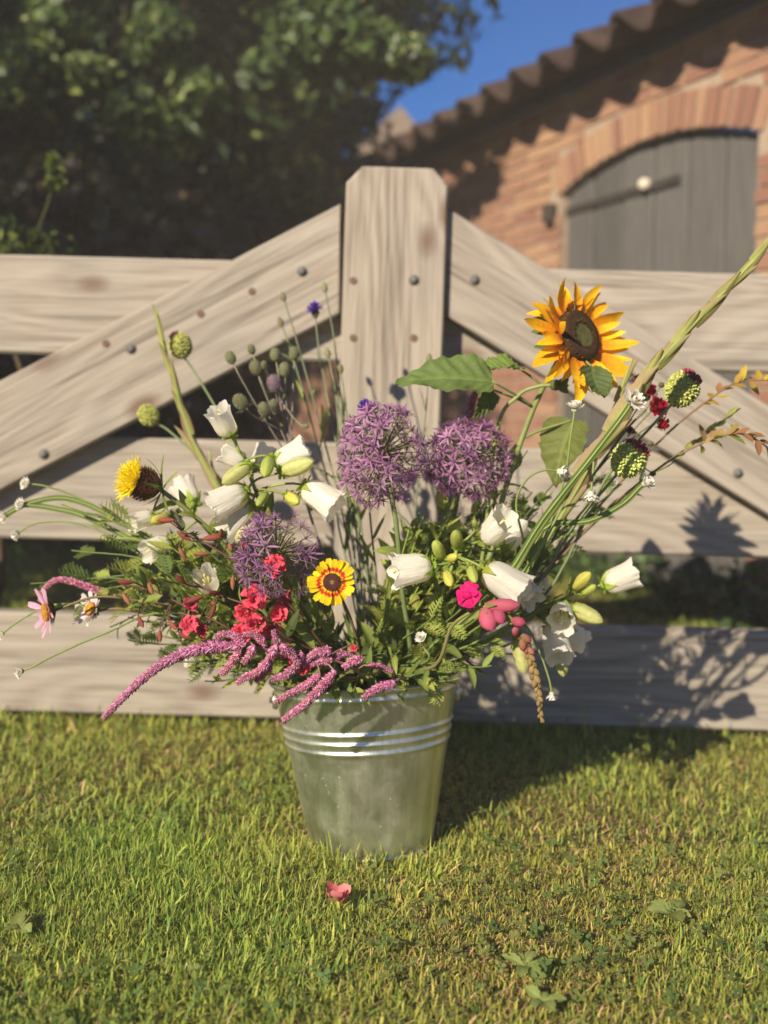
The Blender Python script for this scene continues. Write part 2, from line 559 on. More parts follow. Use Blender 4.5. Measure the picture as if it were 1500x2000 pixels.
BK = Vector((-0.001, 1.76, 0.0))
outb = lambda x, y: (x - BK.x) ** 2 + (y - BK.y) ** 2 > 0.112 ** 2
infr = lambda x, y: outb(x, y) & (np.abs(x) < 0.40 * y + 0.12)
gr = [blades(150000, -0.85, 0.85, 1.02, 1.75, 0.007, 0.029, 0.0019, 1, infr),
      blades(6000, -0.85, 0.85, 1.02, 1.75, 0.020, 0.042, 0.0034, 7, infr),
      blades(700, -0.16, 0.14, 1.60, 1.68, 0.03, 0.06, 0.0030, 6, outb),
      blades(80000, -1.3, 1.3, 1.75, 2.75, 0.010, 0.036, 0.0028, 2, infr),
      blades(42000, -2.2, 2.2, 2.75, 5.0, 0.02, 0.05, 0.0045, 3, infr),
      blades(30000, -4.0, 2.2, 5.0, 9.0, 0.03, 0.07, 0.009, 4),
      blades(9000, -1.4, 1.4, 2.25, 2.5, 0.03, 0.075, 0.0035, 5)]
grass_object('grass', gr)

# clover and small round leaves woven into the turf
g = G()
def clover_leaf(c):
    V = []
    Fc = []
    for k in range(3):
        a = 2 * math.pi * k / 3
        M = Matrix.Rotation(a, 4, 'Z')
        pts = [(0, 0, 0), (0.45, -0.34, 0.08), (0.9, -0.38, 0.10), (1.05, 0, 0.03), (0.9, 0.38, 0.10), (0.45, 0.34, 0.08)]
        o = len(V)
        V += [tuple(M @ Vector(p)) for p in pts]
        Fc += [(o, o + 1, o + 2, o + 3), (o, o + 3, o + 4, o + 5)]
    return geo(V, Fc, c)
for i in range(4200):
    y = 1.05 + 1.6 * rnd.random() ** 1.4
    x = rnd.uniform(-0.42, 0.42) * y
    pat = math.sin(6 * x + 4 * y) + math.sin(9 * y - 5 * x + 2)
    if rnd.random() > 0.28 + 0.34 * pat or not outb(x, y):
        continue
    s = rnd.uniform(0.004, 0.0105)
    d = unit((rnd.gauss(0, .4), rnd.gauss(0, .4) - .2, 1))
    cc = rnd.choice([(0.17, 0.25, 0.07), (0.12, 0.21, 0.06), (0.22, 0.27, 0.075)])
    M = frame(unit((rnd.random() - .5, rnd.random() - .5, 0.1)), d, (x, y, rnd.uniform(0.008, 0.024)), s)
    g.add(clover_leaf(cc), M)
prop(part('clover_leaves', g, M_LEAF), kind='stuff')

# ------------------------------------------------------------------ gate
YR, YB, YP = 2.325, 2.275, 2.250
gate = thing('wooden_gate', 'weathered grey timber field gate with wide rails and two braces meeting at a post', 'gate', (0, YR, 0))

def board(name, p0, p1, w_, th, mat, parent, up=(0, 0, 1), bev=0.006, trim=None):
    """board whose front face lies on the plane y = p.y; centre line p0-p1"""
    p0, p1 = Vector(p0), Vector(p1)
    L = (p1 - p0).length
    g = G()
    g.add(boxg(0, L, 0, th, -w_ / 2, w_ / 2, bev=bev))
    me = g.mesh(name, False)
    x = unit(p1 - p0); y = Vector((0, 1, 0)); z = x.cross(y)
    M = Matrix.Identity(4)
    for i in range(3):
        M[i][0], M[i][1], M[i][2], M[i][3] = x[i], y[i], z[i], p0[i]
    return link(name, me, mat, parent, M)

GX0, GX1 = -2.35, 1.76
for z0, z1 in ((0.027, 0.253), (0.421, 0.657), (0.842, 1.066)):
    board('rail', (GX0, YR, (z0 + z1) / 2), (GX1, YR, (z0 + z1) / 2), z1 - z0, 0.05, M_WOOD, gate)

def brace(top0, top1, bot0, bot1, zend):
    A0, A1, B0, B1 = [at(*q, YB) for q in (top0, top1, bot0, bot1)]
    m0, m1 = (A0 + B0) / 2, (A1 + B1) / 2
    d = unit(m1 - m0)
    wd = abs((A0 - B0).cross(d).length)
    k = (zend - m0.z) / d.z
    g = G()
    # sawn square to the post: slanted quad prism in the board's own axes
    x = d; y = Vector((0, 1, 0)); z = x.cross(y)
    M = Matrix.Identity(4)
    for i in range(3):
        M[i][0], M[i][1], M[i][2], M[i][3] = x[i], y[i], z[i], m0[i]
    Mi = M.inverted()
    a, b = Mi @ A0, Mi @ B0
    e = 0.003
    V = []
    for yy, ins in ((0, e), (e, 0), (0.0485, 0)):
        za, zb = (a.z, b.z)
        sg = 1 if za > zb else -1
        V += [(a.x + ins, yy, za - ins * sg), (k, yy, za - ins * sg), (k, yy, zb + ins * sg), (b.x + ins, yy, zb + ins * sg)]
    Fc = [(3, 2, 1, 0), (8, 9, 10, 11)]
    for l in (0, 4):
        for q in range(4):
            Fc.append((l + q, l + (q + 1) % 4, l + 4 + (q + 1) % 4, l + 4 + q))
    g.add(geo(V, Fc, (1, 1, 1)))
    me = g.mesh('brace', False)
    o = link('brace', me, M_WOOD, gate, M)
    return o
brace_l = brace((665, 398), (0, 742), (663, 612), (0, 958), 0.15)
brace_r = brace((872, 404), (1500, 792), (871, 616), (1500, 1003), 0.15)

# middle post with clipped corners
pl, pr = at(667, 560, YP).x, at(866, 560, YP).x
pt = at(768, 326, YP).z
g = G()
ch = 0.034
cx_, hw = (pl + pr) / 2, (pr - pl) / 2
outl = [(-hw, 0.0), (hw, 0.0), (hw, pt - ch * 1.1), (hw - ch, pt), (-hw + ch, pt), (-hw, pt - ch * 1.1)]
V, Fc = [], []
e = 0.004
ce = (0, 0.63)
for yy, ins in ((0, e), (e, 0), (0.072, 0)):
    for (x, z) in outl:
        V.append((z - (ins if z > 0.6 else 0), yy, -(x - math.copysign(ins, x))))
Fc = [tuple(range(5, -1, -1)), tuple(range(12, 18))]
for l in (0, 6):
    for q in range(6):
        Fc.append((l + q, l + (q + 1) % 6, l + 6 + (q + 1) % 6, l + 6 + q))
g.add(geo(V, Fc, (1, 1, 1)))
lean = R(0.4)
x = Vector((math.sin(lean), 0, math.cos(lean))); y = Vector((0, 1, 0)); z = x.cross(y)
M = Matrix.Identity(4)
for i in range(3):
    M[i][0], M[i][1], M[i][2] = x[i], y[i], z[i]
M.translation = (cx_ - 0.004, YP, 0.0)
link('post', g.mesh('post', False), M_POST, gate, M)

def bolt(px_, py_, Y, r, mat=M_BOLT, nm='bolt', h=0.006):
    p = at(px_, py_, Y)
    g = G()
    g.add(lathe([(0.001, r * 1.5), (-0.002, r * 1.5), (-0.0022, r), (-h, r * 0.92), (-h - 0.002, r * 0.5), (-h - 0.0025, 0.0002)], 14))
    link(nm, g.mesh(nm), mat, gate, Matrix.Translation(p) @ Matrix.Rotation(R(90), 4, 'Z'))
for q in ((590, 530), (256, 681), (86, 887), (927, 547), (1232, 737), (1441, 924)):
    bolt(*q, YB, 0.0078)
bolt(808, 547, YP, 0.0078)
for q in ((492, 569, YB), (392, 613, YB), (207, 671, YB), (690, 660, YP), (690, 548, YP), (808, 660, YP)):
    bolt(*q, 0.0055, M_KNOT, 'wood_plug', 0.001)

# ------------------------------------------------------------------ barn
WD = Vector((-0.4485, 1.0, 0)).normalized()             # along the wall, away from the camera
WN = Vector((-WD.y, WD.x, 0))                            # out of the wall, towards the gate
if WN.x > 0:
    WN = -WN
WC = 2.764
def wall_hit(px_, py_, off=0.0):
    u, v = ray(px_, py_)
    s = (-(WC - off)) / (WN.x * u + WN.y)
    return Vector((u * s, s, H - v * s))
O_ = wall_hit(1250, 805); O_.z = 0
def Wp(s, z, off=0.0):
    return O_ + WD * s + WN * off + Vector((0, 0, z))
def Ws(p):
    return (p - O_).dot(WD)
MW = Matrix.Identity(4)      # wall frame: X along (towards camera's right = -WD), Y into wall, Z up
for i in range(3):
    MW[i][0], MW[i][1], MW[i][2] = -WD[i], -WN[i], (0, 0, 1)[i]
MW.translation = O_
S0, S1 = -1.7, 6.0           # near and far end
EZ = 2.27
barn = thing('brick_barn', 'low red brick barn with wavy clay pantile eaves behind the gate', 'barn', Wp(1.5, 0))

dl, dr = wall_hit(1095, 402), wall_hit(1481, 300)
sl, sr = Ws(dl), Ws(dr)                  # sl > sr
smid, half = (sl + sr) / 2, (sl - sr) / 2
zspring = wall_hit(1097, 398).z + 0.045
zapex = wall_hit(1290, 264).z
rise = max(0.10, zapex - zspring)
Rad = (half ** 2 + rise ** 2) / (2 * rise)
zc = zapex - Rad
ARCH = 0.150
def arch_z(s, r):
    d = r * r - (s - smid) ** 2
    return zc + math.sqrt(d) if d > 0 else -1
# wall body: front face with the arched opening
g = G()
n = 24
top = []
for k in range(n + 1):
    s = smid - half + 2 * half * k / n
    top.append((s, arch_z(s, Rad)))
def wq(a, b, c, d):
    V = [tuple(Wp(s, z)) for s, z in (a, b, c, d)]
    g.add(geo(V, [(0, 1, 2, 3)], (1, 1, 1)))
wq((S0, 0), (smid - half, 0), (smid - half, EZ), (S0, EZ))
wq((smid + half, 0), (S1, 0), (S1, EZ), (smid + half, EZ))
for k in range(n):
    wq(top[k], top[k + 1], (top[k + 1][0], EZ), (top[k][0], EZ))
RV = 0.075
pts = [(smid - half, 0)] + top + [(smid + half, 0)]
for a, b in zip(pts, pts[1:]):
    V = [tuple(Wp(a[0], a[1])), tuple(Wp(b[0], b[1])), tuple(Wp(b[0], b[1], -RV)), tuple(Wp(a[0], a[1], -RV))]
    g.add(geo(V, [(3, 2, 1, 0)], (1, 1, 1)))
# other three sides
DB = 3.2
def quadw(*p):
    g.add(geo([tuple(Wp(*q)) for q in p], [(0, 1, 2, 3)], (1, 1, 1)))
quadw((S0, 0, 0), (S0, EZ, 0), (S0, EZ, -DB), (S0, 0, -DB))
quadw((S1, 0, 0), (S1, 0, -DB), (S1, EZ, -DB), (S1, EZ, 0))
quadw((S0, 0, -DB), (S0, EZ, -DB), (S1, EZ, -DB), (S1, 0, -DB))
for s in (S0, S1):
    g.add(geo([tuple(Wp(s, EZ, 0)), tuple(Wp(s, EZ + 1.6, -DB / 2)), tuple(Wp(s, EZ, -DB))], [(0, 1, 2)], (1, 1, 1)))
part('wall', g, M_MORTAR, barn, False)

# bricks
BL, BH, JT, PRJ = 0.200, 0.049, 0.012, 0.006
cand = []
row = 0
z = 0.004
while z + BH < EZ + 0.02:
    off0 = (BL + JT) / 2 * (row % 2)
    zm = z + BH / 2
    # blocked interval: door opening, and the arch ring above it
    ro = Rad + ARCH + 0.008
    blk = None
    if zm < zspring:
        blk = (smid - half, smid + half)
    zt = zm + BH / 2
    for zz in (z, zt):
        dd = ro * ro - (zz - zc) ** 2
        if dd > 0 and zz > zspring - 0.04:
            hx = math.sqrt(dd)
            lim = half + 0.075
            hx = min(hx, lim)
            nb = (smid - hx, smid + hx)
            blk = nb if blk is None else (min(blk[0], nb[0]), max(blk[1], nb[1]))
    s = S0 + off0 - (BL + JT)
    while s < S1:
        a, b = max(s, S0 + 0.002), min(s + BL, S1 - 0.002)
        segs = [(a, b)]
        if blk:
            segs = [(a, min(b, blk[0])), (max(a, blk[1]), b)]
        for a2, b2 in segs:
            if b2 - a2 > 0.03:
                cand.append((a2, b2, z))
        s += BL + JT
    z += BH + JT
    row += 1

bvar = []
for k in range(6):
    gb = G()
    r_ = random.Random(k)
    V, Fc, C = boxg(-0.5, 0.5, 0, 1, -0.5, 0.5, bev=0.0)
    V = V + np.array([[r_.uniform(-.012, .012), r_.uniform(-.25, .1) if v[1] == 0 else 0, r_.uniform(-.03, .03)] for v in V])
    gb.add((V, Fc, C))
    me = gb.mesh('brick', False)
    me.materials.append(M_BRICK)
    bvar.append(me)
def score(c):
    p = Wp((c[0] + c[1]) / 2, c[2])
    X, Y = proj(p)
    if not (-40 < X < 1540 and -40 < Y < 2040) or p.y < 2.5:
        return 0
    hid = 0
    if 665 < X < 868: hid = 1
    if X > 868 and Y > 410 + 0.62 * (X - 868): hid = 1
    if X > 1080 and Y > 545: hid = 1
    if X < 665 and (Y < 372 or Y > 850): hid = 1
    if 100 < X < 560: hid = 1
    a = (c[1] - c[0]) / p.y ** 2
    return a * (0.02 if hid else 1)
cand.sort(key=score, reverse=True)
joined = G()
vor = 2 * math.asin(min(1, (half + 0.03) / Rad))
nv = int(vor * (Rad + ARCH / 2) / 0.067)
keepn = 300 - nv
for i, (a, b, z) in enumerate(cand):
    prj = PRJ + rnd.uniform(-0.002, 0.003)
    Mx = Matrix.Translation(Wp((a + b) / 2, z + BH / 2, prj)) @ MW.to_3x3().to_4x4() @ Matrix.Diagonal((b - a, prj + 0.015, BH, 1))
    if i < keepn and score((a, b, z)) > 0:
        link('brick', bvar[i % 6], None, barn, Mx)
    else:
        joined.add(boxg(-0.5, 0.5, 0, 1, -0.5, 0.5), Mx)
prop(part('brickwork', joined, M_BRICK, barn, False), kind='stuff')
for k in range(nv):
    th = -vor / 2 + vor * (k + 0.5) / nv
    rr_ = Rad + ARCH / 2 + 0.004
    p = Wp(smid + rr_ * math.sin(th), zc + rr_ * math.cos(th), 0.009 + rnd.uniform(-0.002, 0.002))
    Mx = Matrix.Translation(p) @ MW.to_3x3().to_4x4() @ Matrix.Rotation(-th, 4, 'Y') @ Matrix.Diagonal((0.052, 0.024, ARCH, 1))
    link('arch_brick', bvar[k % 6], None, barn, Mx)

# plank door with an arched head
door_o = None
g = G()
pn = 6
DOFF = -0.040
pw = 2 * half / pn
gback = G()
Vb = []
for k in range(n + 1):
    Vb.append(top[k])
door = None
g0 = G()
V = [tuple(Wp(s, z - 0.003, DOFF - 0.022)) for s, z in top] + [tuple(Wp(smid + half, 0.03, DOFF - 0.022)), tuple(Wp(smid - half, 0.03, DOFF - 0.022))]
g0.add(geo(V, [tuple(range(len(V)))], (1, 1, 1)))
door = part('door', g0, M_DOOR, barn, False)
for k in range(pn):
    s0 = smid - half + pw * k + 0.007
    s1 = s0 + pw - 0.014
    m_ = 6
    tp = [(s0 + (s1 - s0) * q / m_, arch_z(min(max(s0 + (s1 - s0) * q / m_, smid - half + .001), smid + half - .001), Rad) - 0.006) for q in range(m_ + 1)]
    ring = [(s0, 0.04)] + tp + [(s1, 0.04)]
    g = G()
    N_ = len(ring)
    dz = rnd.uniform(-0.003, 0.003)
    V = []
    for of, ins in ((DOFF + dz, 0.006), (DOFF - 0.006 + dz, 0), (DOFF - 0.021, 0)):
        for (s, z) in ring:
            ss = s + ins * (1 if s < (s0 + s1) / 2 - 1e-6 else -1 if s > (s0 + s1) / 2 + 1e-6 else 0) * (1 if abs(s - (s0 + s1) / 2) > (s1 - s0) * 0.49 else 0)
            V.append(tuple(Wp(ss, z - ins * (1 if z > 1 else 0), of)))
    Fc = [tuple(range(N_ - 1, -1, -1))]
    for l in (0, N_):
        for q in range(N_):
            Fc.append((l + q, l + (q + 1) % N_, l + N_ + (q + 1) % N_, l + N_ + q))
    g.add(geo(V, Fc, (1, 1, 1)))
    part('plank', g, M_DOOR, door, False)
# long iron strap hinge, its pintle on the wall and a pale round knob
a, b = wall_hit(1100, 416, DOFF), wall_hit(1330, 348, DOFF)
sa, sb = Ws(a), Ws(b)
zst = a.z
g = G()
g.add(boxg(0, 1, 0, 1, 0, 1), Matrix.Translation(Wp(sa + 0.02, zst - 0.02, DOFF + 0.012)) @ MW.to_3x3().to_4x4() @ Matrix.Diagonal((sa - sb + 0.02, 0.007, 0.036, 1)))
part('hinge_strap', g, M_IRON, door, False)
kp = wall_hit(1270, 362, DOFF)
g = G()
g.add(ball(Wp(Ws(kp), kp.z, DOFF + 0.03), (0.028, 0.026, 0.028), 12, 8))
part('knob', g, M_ROPE, door)
pp = wall_hit(1082, 418, 0)
g = G()
g.add(boxg(-0.03, 0.03, -0.05, 0.01, -0.045, 0.045, bev=0.004), Matrix.Translation(Wp(Ws(pp), pp.z, 0.0)) @ MW.to_3x3().to_4x4())
part('hinge_pintle', g, M_IRON, barn, False)

# roof: boards below, pantiles above, the lowest course overhanging
OV = 0.29
PITCH = R(23)
eave = at(1120, 104, 4.37)
DX_ = Vector((WN.x, WN.y, 0))
off_e = (eave - O_).dot(WN)
ze = eave.z
up_r = (-WN) * math.cos(PITCH) + Vector((0, 0, 1)) * math.sin(PITCH)     # up the slope
nr = WN * math.sin(PITCH) + Vector((0, 0, 1)) * math.cos(PITCH)          # roof normal
tw = 0.262
LR = 0.36
def tile_mesh():
    g = G()
    m_ = 12
    V, Fc = [], []
    for j, yy in enumerate((0.0, LR)):
        for lay in (0, 1):
            for k in range(m_ + 1):
                t = k / m_
                xx = (t - 0.5) * (tw + 0.02)
                zz = 0.052 * math.sin(2 * math.pi * t * 0.96 + 0.6) + 0.006 * math.sin(4 * math.pi * t)
                V.append((xx, yy, zz - 0.020 * lay + (0.012 if yy == 0 else 0.0)))
    q = m_ + 1
    for k in range(m_):
        Fc.append((k, k + 1, 2 * q + k + 1, 2 * q + k))
        Fc.append((q + k + 1, q + k, 3 * q + k, 3 * q + k + 1))
        Fc.append((k + 1, k, q + k, q + k + 1))
        Fc.append((2 * q + k, 2 * q + k + 1, 3 * q + k + 1, 3 * q + k))
    Fc += [(0, 2 * q, 3 * q, q), (m_, q + m_, 3 * q + m_, 2 * q + m_)]
    g.add(geo(V, Fc, (1, 1, 1)))
    me = g.mesh('pantile', False)
    me.materials.append(M_TILE)
    return me
tme = tile_mesh()
MT = Matrix.Identity(4)
for i in range(3):
    MT[i][0], MT[i][1], MT[i][2] = -WD[i], up_r[i], nr[i]
ntl = int((S1 - S0 + 0.5) / tw)
for c_ in range(4):
    for k in range(ntl):
        s = S0 - 0.25 + tw * (k + 0.5)
        p = O_ + WD * s + WN * off_e + Vector((0, 0, ze)) + up_r * (c_ * (LR - 0.06)) + nr * (0.004 + 0.016 * 0 + rnd.uniform(-.004, .004))
        link('pantile', tme, None, barn, Matrix.Translation(p) @ MT @ Matrix.Rotation(rnd.gauss(0, 0.012), 4, 'Z'))
g = G()
e0 = O_ + WN * off_e + up_r * 0.31 + Vector((0, 0, ze)) - nr * 0.085
Lr = 2.9
V = []
for s in (S0 - 0.2, S1 + 0.2):
    for q, t in ((0.0, 0.0), (Lr, 0.0), (Lr, 0.03), (0.0, 0.03)):
        V.append(tuple(e0 + WD * s + up_r * q + nr * t))
g.add(geo(V, [(3, 2, 1, 0), (4, 5, 6, 7), (0, 1, 5, 4), (1, 2, 6, 5), (2, 3, 7, 6), (3, 0, 4, 7)], (1, 1, 1)))
part('roof_deck', g, M_ROOFW, barn, False)
# ------------------------------------------------------------------ trees and hedge on the left
def leaf_cloud(g, centre, rad, n, size, cols, seed, shell=0.5, keep=None, flat=0.0, lump=0.35, amt=None):
    r = np.random.default_rng(seed)
    d = r.normal(size=(n, 3)); d /= np.linalg.norm(d, axis=1)[:, None]
    lum = 1 + lump * (np.sin(4.2 * d[:, 0] + seed) * np.cos(5.1 * d[:, 1] + 1.7) + 0.7 * np.sin(8.5 * d[:, 2] + 3.1 * d[:, 0] + 2)) / 1.7
    rr = (shell + (1 - shell) * r.random(n)) ** 0.6 * lum
    p = np.array(centre) + d * np.array(rad) * rr[:, None]
    if keep is not None:
        k = keep(p); p, d = p[k], d[k]
    n = len(p)
    nd = d * 0.55 + r.normal(0, 0.6, (n, 3)) + np.array((0, 0, 0.25))
    nd /= np.linalg.norm(nd, axis=1)[:, None]
    t = np.cross(nd, r.normal(size=(n, 3))); t /= np.linalg.norm(t, axis=1)[:, None]
    b = np.cross(nd, t)
    s = size * r.uniform(0.6, 1.3, n)[:, None]
    clump = np.sin(3.1 * p[:, 0] + 1.3 * p[:, 2]) * np.sin(2.7 * p[:, 2] + 2.1 * p[:, 1] + 1)
    pick = r.random(n) + 0.25 * clump
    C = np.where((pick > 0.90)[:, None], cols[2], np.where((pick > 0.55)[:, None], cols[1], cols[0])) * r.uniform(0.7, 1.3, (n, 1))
    v0 = p - t * s; v1 = p + b * s * 0.45 + nd * s * 0.08; v2 = p + t * s; v3 = p - b * s * 0.45 + nd * s * 0.08
    V = np.stack([v0, v1, v2, v3], 1).reshape(-1, 3)
    o = g.n
    g.V.append(V); g.C.append(np.repeat(C, 4, 0))
    g.Fc += [(o + 4 * i, o + 4 * i + 1, o + 4 * i + 2, o + 4 * i + 3) for i in range(n)]
    g.n += 4 * n

def limb(g, a, b, r0, r1, seed, c=(0.10, 0.075, 0.05)):
    rr = random.Random(seed)
    a, b = Vector(a), Vector(b)
    P = [a.lerp(b, k / 6) + Vector((rr.gauss(0, .05), rr.gauss(0, .05), 0)) * (0 < k < 6) * (b - a).length * 0.5 for k in range(7)]
    g.add(tube(P, [r0 + (r1 - r0) * k / 6 for k in range(7)], 7, c))

DARK = [np.array((0.010, 0.020, 0.007)), np.array((0.026, 0.050, 0.013)), np.array((0.22, 0.27, 0.075))]  # crown shade put into dark leaf tones; pale last tone imitates sun-struck clumps
GLINT = [np.array((0.05, 0.085, 0.022)), np.array((0.11, 0.155, 0.042)), np.array((0.22, 0.26, 0.08))]  # lighter leaf tones that paint sunlit clumps onto the crown
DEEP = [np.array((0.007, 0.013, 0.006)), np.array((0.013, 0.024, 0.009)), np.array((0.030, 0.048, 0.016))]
def tree_thing(name, label, cat, foot_, top_, r0, limbs, clouds, seed, crown='crown'):
    t = thing(name, label, cat, foot_)
    g = G(); limb(g, Vector(foot_) - Vector((0, 0, .1)), top_, r0, r0 * .45, seed)
    part('trunk', g, M_BARK, t)
    for k, e in enumerate(limbs):
        g = G(); limb(g, Vector(foot_).lerp(Vector(top_), .42 + .07 * k), e, r0 * .36, r0 * .11, seed + 10 + k)
        part('limb', g, M_BARK, t)
    g = G()
    for k, c in enumerate(clouds):
        leaf_cloud(g, *c[:5], seed * 10 + k, c[5], lump=c[6], keep=lambda p: p[:, 2] > 0.03)
    part(crown, g, M_TREE, t, False)
    return t
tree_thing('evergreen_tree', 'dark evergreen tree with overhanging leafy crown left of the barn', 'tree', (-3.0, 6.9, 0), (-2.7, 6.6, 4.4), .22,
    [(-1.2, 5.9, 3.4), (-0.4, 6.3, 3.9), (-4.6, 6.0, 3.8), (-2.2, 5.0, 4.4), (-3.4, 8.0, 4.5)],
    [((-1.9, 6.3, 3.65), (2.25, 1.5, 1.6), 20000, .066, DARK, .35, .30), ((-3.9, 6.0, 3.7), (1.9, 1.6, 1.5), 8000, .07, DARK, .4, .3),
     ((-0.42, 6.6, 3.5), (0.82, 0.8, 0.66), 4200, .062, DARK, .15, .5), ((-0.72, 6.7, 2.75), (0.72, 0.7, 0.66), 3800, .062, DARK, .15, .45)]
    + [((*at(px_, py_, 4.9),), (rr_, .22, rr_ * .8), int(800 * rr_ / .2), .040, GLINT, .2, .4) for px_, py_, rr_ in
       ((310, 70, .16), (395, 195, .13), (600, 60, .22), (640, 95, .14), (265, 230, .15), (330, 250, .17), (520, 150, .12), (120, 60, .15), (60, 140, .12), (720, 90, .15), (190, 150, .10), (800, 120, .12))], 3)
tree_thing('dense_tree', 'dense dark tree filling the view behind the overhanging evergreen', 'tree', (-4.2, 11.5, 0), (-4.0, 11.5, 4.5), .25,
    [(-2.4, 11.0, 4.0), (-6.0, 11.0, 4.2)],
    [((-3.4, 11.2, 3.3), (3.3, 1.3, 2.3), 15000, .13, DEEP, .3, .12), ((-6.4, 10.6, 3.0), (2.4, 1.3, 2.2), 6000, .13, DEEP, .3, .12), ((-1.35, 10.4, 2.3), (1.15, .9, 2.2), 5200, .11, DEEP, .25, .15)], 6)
GLARE_BROWN = [np.array((0.105, 0.075, 0.045)), np.array((0.13, 0.095, 0.05)), np.array((0.12, 0.115, 0.045))]  # brown lifts the shaded hedge, imitating a veil of lens glare
HY = 5.3
hedge = thing('hedge', 'shady brown-green hedge standing behind the gate under the evergreen tree', 'hedge', (-2.6, HY, 0))
for k in range(6):
    g = G()
    limb(g, (-4.6 + 0.75 * k, HY, -0.05), (-4.5 + 0.75 * k, HY, 1.5), 0.035, 0.012, 30 + k)
    part('stem', g, M_BARK, hedge)
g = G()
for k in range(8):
    leaf_cloud(g, (-4.9 + 0.55 * k, HY + .02 * k, 0.95), (0.55, 0.55, 1.10), 3600, 0.062, GLARE_BROWN, 20 + k, 0.25, keep=lambda p: p[:, 2] > 0.03, lump=0.2)
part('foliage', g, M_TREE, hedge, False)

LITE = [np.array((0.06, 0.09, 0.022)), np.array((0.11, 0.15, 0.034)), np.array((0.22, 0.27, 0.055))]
c0 = at(40, 445, 2.95)
sh = thing('garden_shrub', 'small sunlit green shrub just above the left end of the top rail', 'shrub', (c0.x - 0.1, 2.98, 0))
g = G(); limb(g, (c0.x - 0.1, 2.98, -0.02), (c0.x, 2.95, c0.z), 0.014, 0.005, 51); part('stem', g, M_BARK, sh)
g = G(); limb(g, (c0.x - 0.1, 2.98, 0.9), at(106, 352, 2.93), 0.003, 0.0012, 52, (0.16, 0.17, 0.05)); part('stem', g, M_BARK, sh)
g = G()
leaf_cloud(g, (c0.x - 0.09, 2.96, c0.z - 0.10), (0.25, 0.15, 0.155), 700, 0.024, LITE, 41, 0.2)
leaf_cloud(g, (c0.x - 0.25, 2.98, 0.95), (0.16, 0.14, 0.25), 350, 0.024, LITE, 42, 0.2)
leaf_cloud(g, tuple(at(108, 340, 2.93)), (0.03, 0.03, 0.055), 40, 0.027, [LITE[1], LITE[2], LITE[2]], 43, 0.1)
part('foliage', g, M_TREE, sh, False)

tree_thing('shade_tree', 'leafy tree off to the left shading the hedge behind the gate', 'tree', (-4.3, 1.2, 0), (-4.0, 1.3, 2.9), .14,
    [(-3.2, 1.5, 3.0), (-4.6, 0.8, 3.4)], [((-3.75, 1.35, 3.0), (1.35, 1.2, 1.35), 9000, .075, DARK, .2, .25)], 15)
# weeds along the foot of the barn wall
FOOT = [np.array((0.035, 0.065, 0.018)), np.array((0.07, 0.12, 0.03)), np.array((0.14, 0.20, 0.05))]
g = G()
for k in range(34):
    s_ = S0 + 0.2 * k + rnd.uniform(-.05, .05)
    p = Wp(s_, 0.06 + rnd.uniform(0, .06), 0.12 + rnd.uniform(0, .08))
    leaf_cloud(g, tuple(p), (.16, .12, .11 + rnd.uniform(0, .09)), 70, .035, FOOT, 60 + k, .1, keep=lambda q: q[:, 2] > 0.005)
prop(part('wall_foot_weeds', g, M_TREE, None, False), kind='stuff')

# thin warm volume added to imitate lens glare over the far trees
T = NT('air')
T.t.nodes.remove(T.b)
pv = T.n('VolumePrincipled', Density=0.0115)
pv.inputs['Color'].default_value = (1.0, 0.93, 0.80, 1)
pv.inputs['Anisotropy'].default_value = 0.0
T.t.links.new(pv.outputs[0], T.out.inputs['Volume'])
g = G(); g.add(boxg(-420, 420, -420, 430, -1.0, 6.2))
prop(part('haze', g, T.m, None, False), kind='stuff')

# ------------------------------------------------------------------ bucket
BH_, RT, RB = 0.281, 0.162, 0.104
axis = unit((-0.020, 0.030, BH_))
bucket = thing('zinc_bucket', 'galvanised zinc bucket with three raised rings holding the flowers on the lawn', 'bucket', BK)
BKS = BK - Vector((0, 0, 0.012))
MB_ = frame(axis, (0, -1, 0), BKS)
def brad(x):
    return RB + (RT - RB) * x / BH_
prof = [(0.0, RB - 0.02), (0.0, RB - 0.002), (0.006, RB + 0.002)]
rings = [0.635, 0.690, 0.745]
xs_ = np.linspace(0.02, 0.985, 120)
for t in xs_:
    b = sum(0.0030 * math.exp(-((t - q) / 0.012) ** 2) for q in rings)
    b += 0.0022 * math.exp(-((t - 0.945) / 0.010) ** 2)
    prof.append((t * BH_, brad(t * BH_) + b))
prof.append((BH_, RT + 0.001))
dents = lambda t, a: (0, 1 + 0.0035 * math.sin(3 * a + 5 * t) + 0.002 * math.sin(7 * a - 9 * t + 1))
g = G(); g.add(lathe(prof, 72, dents), MB_)
part('body', g, M_ZINC, bucket)
g = G()
pin = [(BH_, RT - 0.001), (BH_ * 0.7, brad(BH_ * 0.7) - 0.0025), (BH_ * 0.3, brad(BH_ * 0.3) - 0.0025), (0.012, RB - 0.003), (0.010, 0.001)]
g.add(lathe(pin, 60, dents), MB_)
part('lining', g, M_ZINC, bucket)
g = G()
pr_ = [(BH_ + 0.0045 * math.sin(a), RT + 0.001 + 0.0045 * math.cos(a)) for a in np.linspace(0, 2 * math.pi, 9)]
g.add(lathe(pr_, 72, dents), MB_)
part('rim', g, M_ZINC, bucket)
g = G()
for sd in (-1, 1):
    Mx = MB_ @ Matrix.Translation((BH_ * 0.885, 0, 0))
    p = MB_ @ Vector((BH_ * 0.885, sd * (brad(BH_ * 0.885) + 0.004), 0))
    g.add(lathe([(-0.004, 0.001), (-0.004, 0.017), (0.003, 0.015), (0.004, 0.006), (0.009, 0.005), (0.009, 0.0005)], 14), frame((MB_.to_3x3() @ Vector((0, sd, 0))), axis, p))
part('handle_ear', g, M_ZINC, bucket)
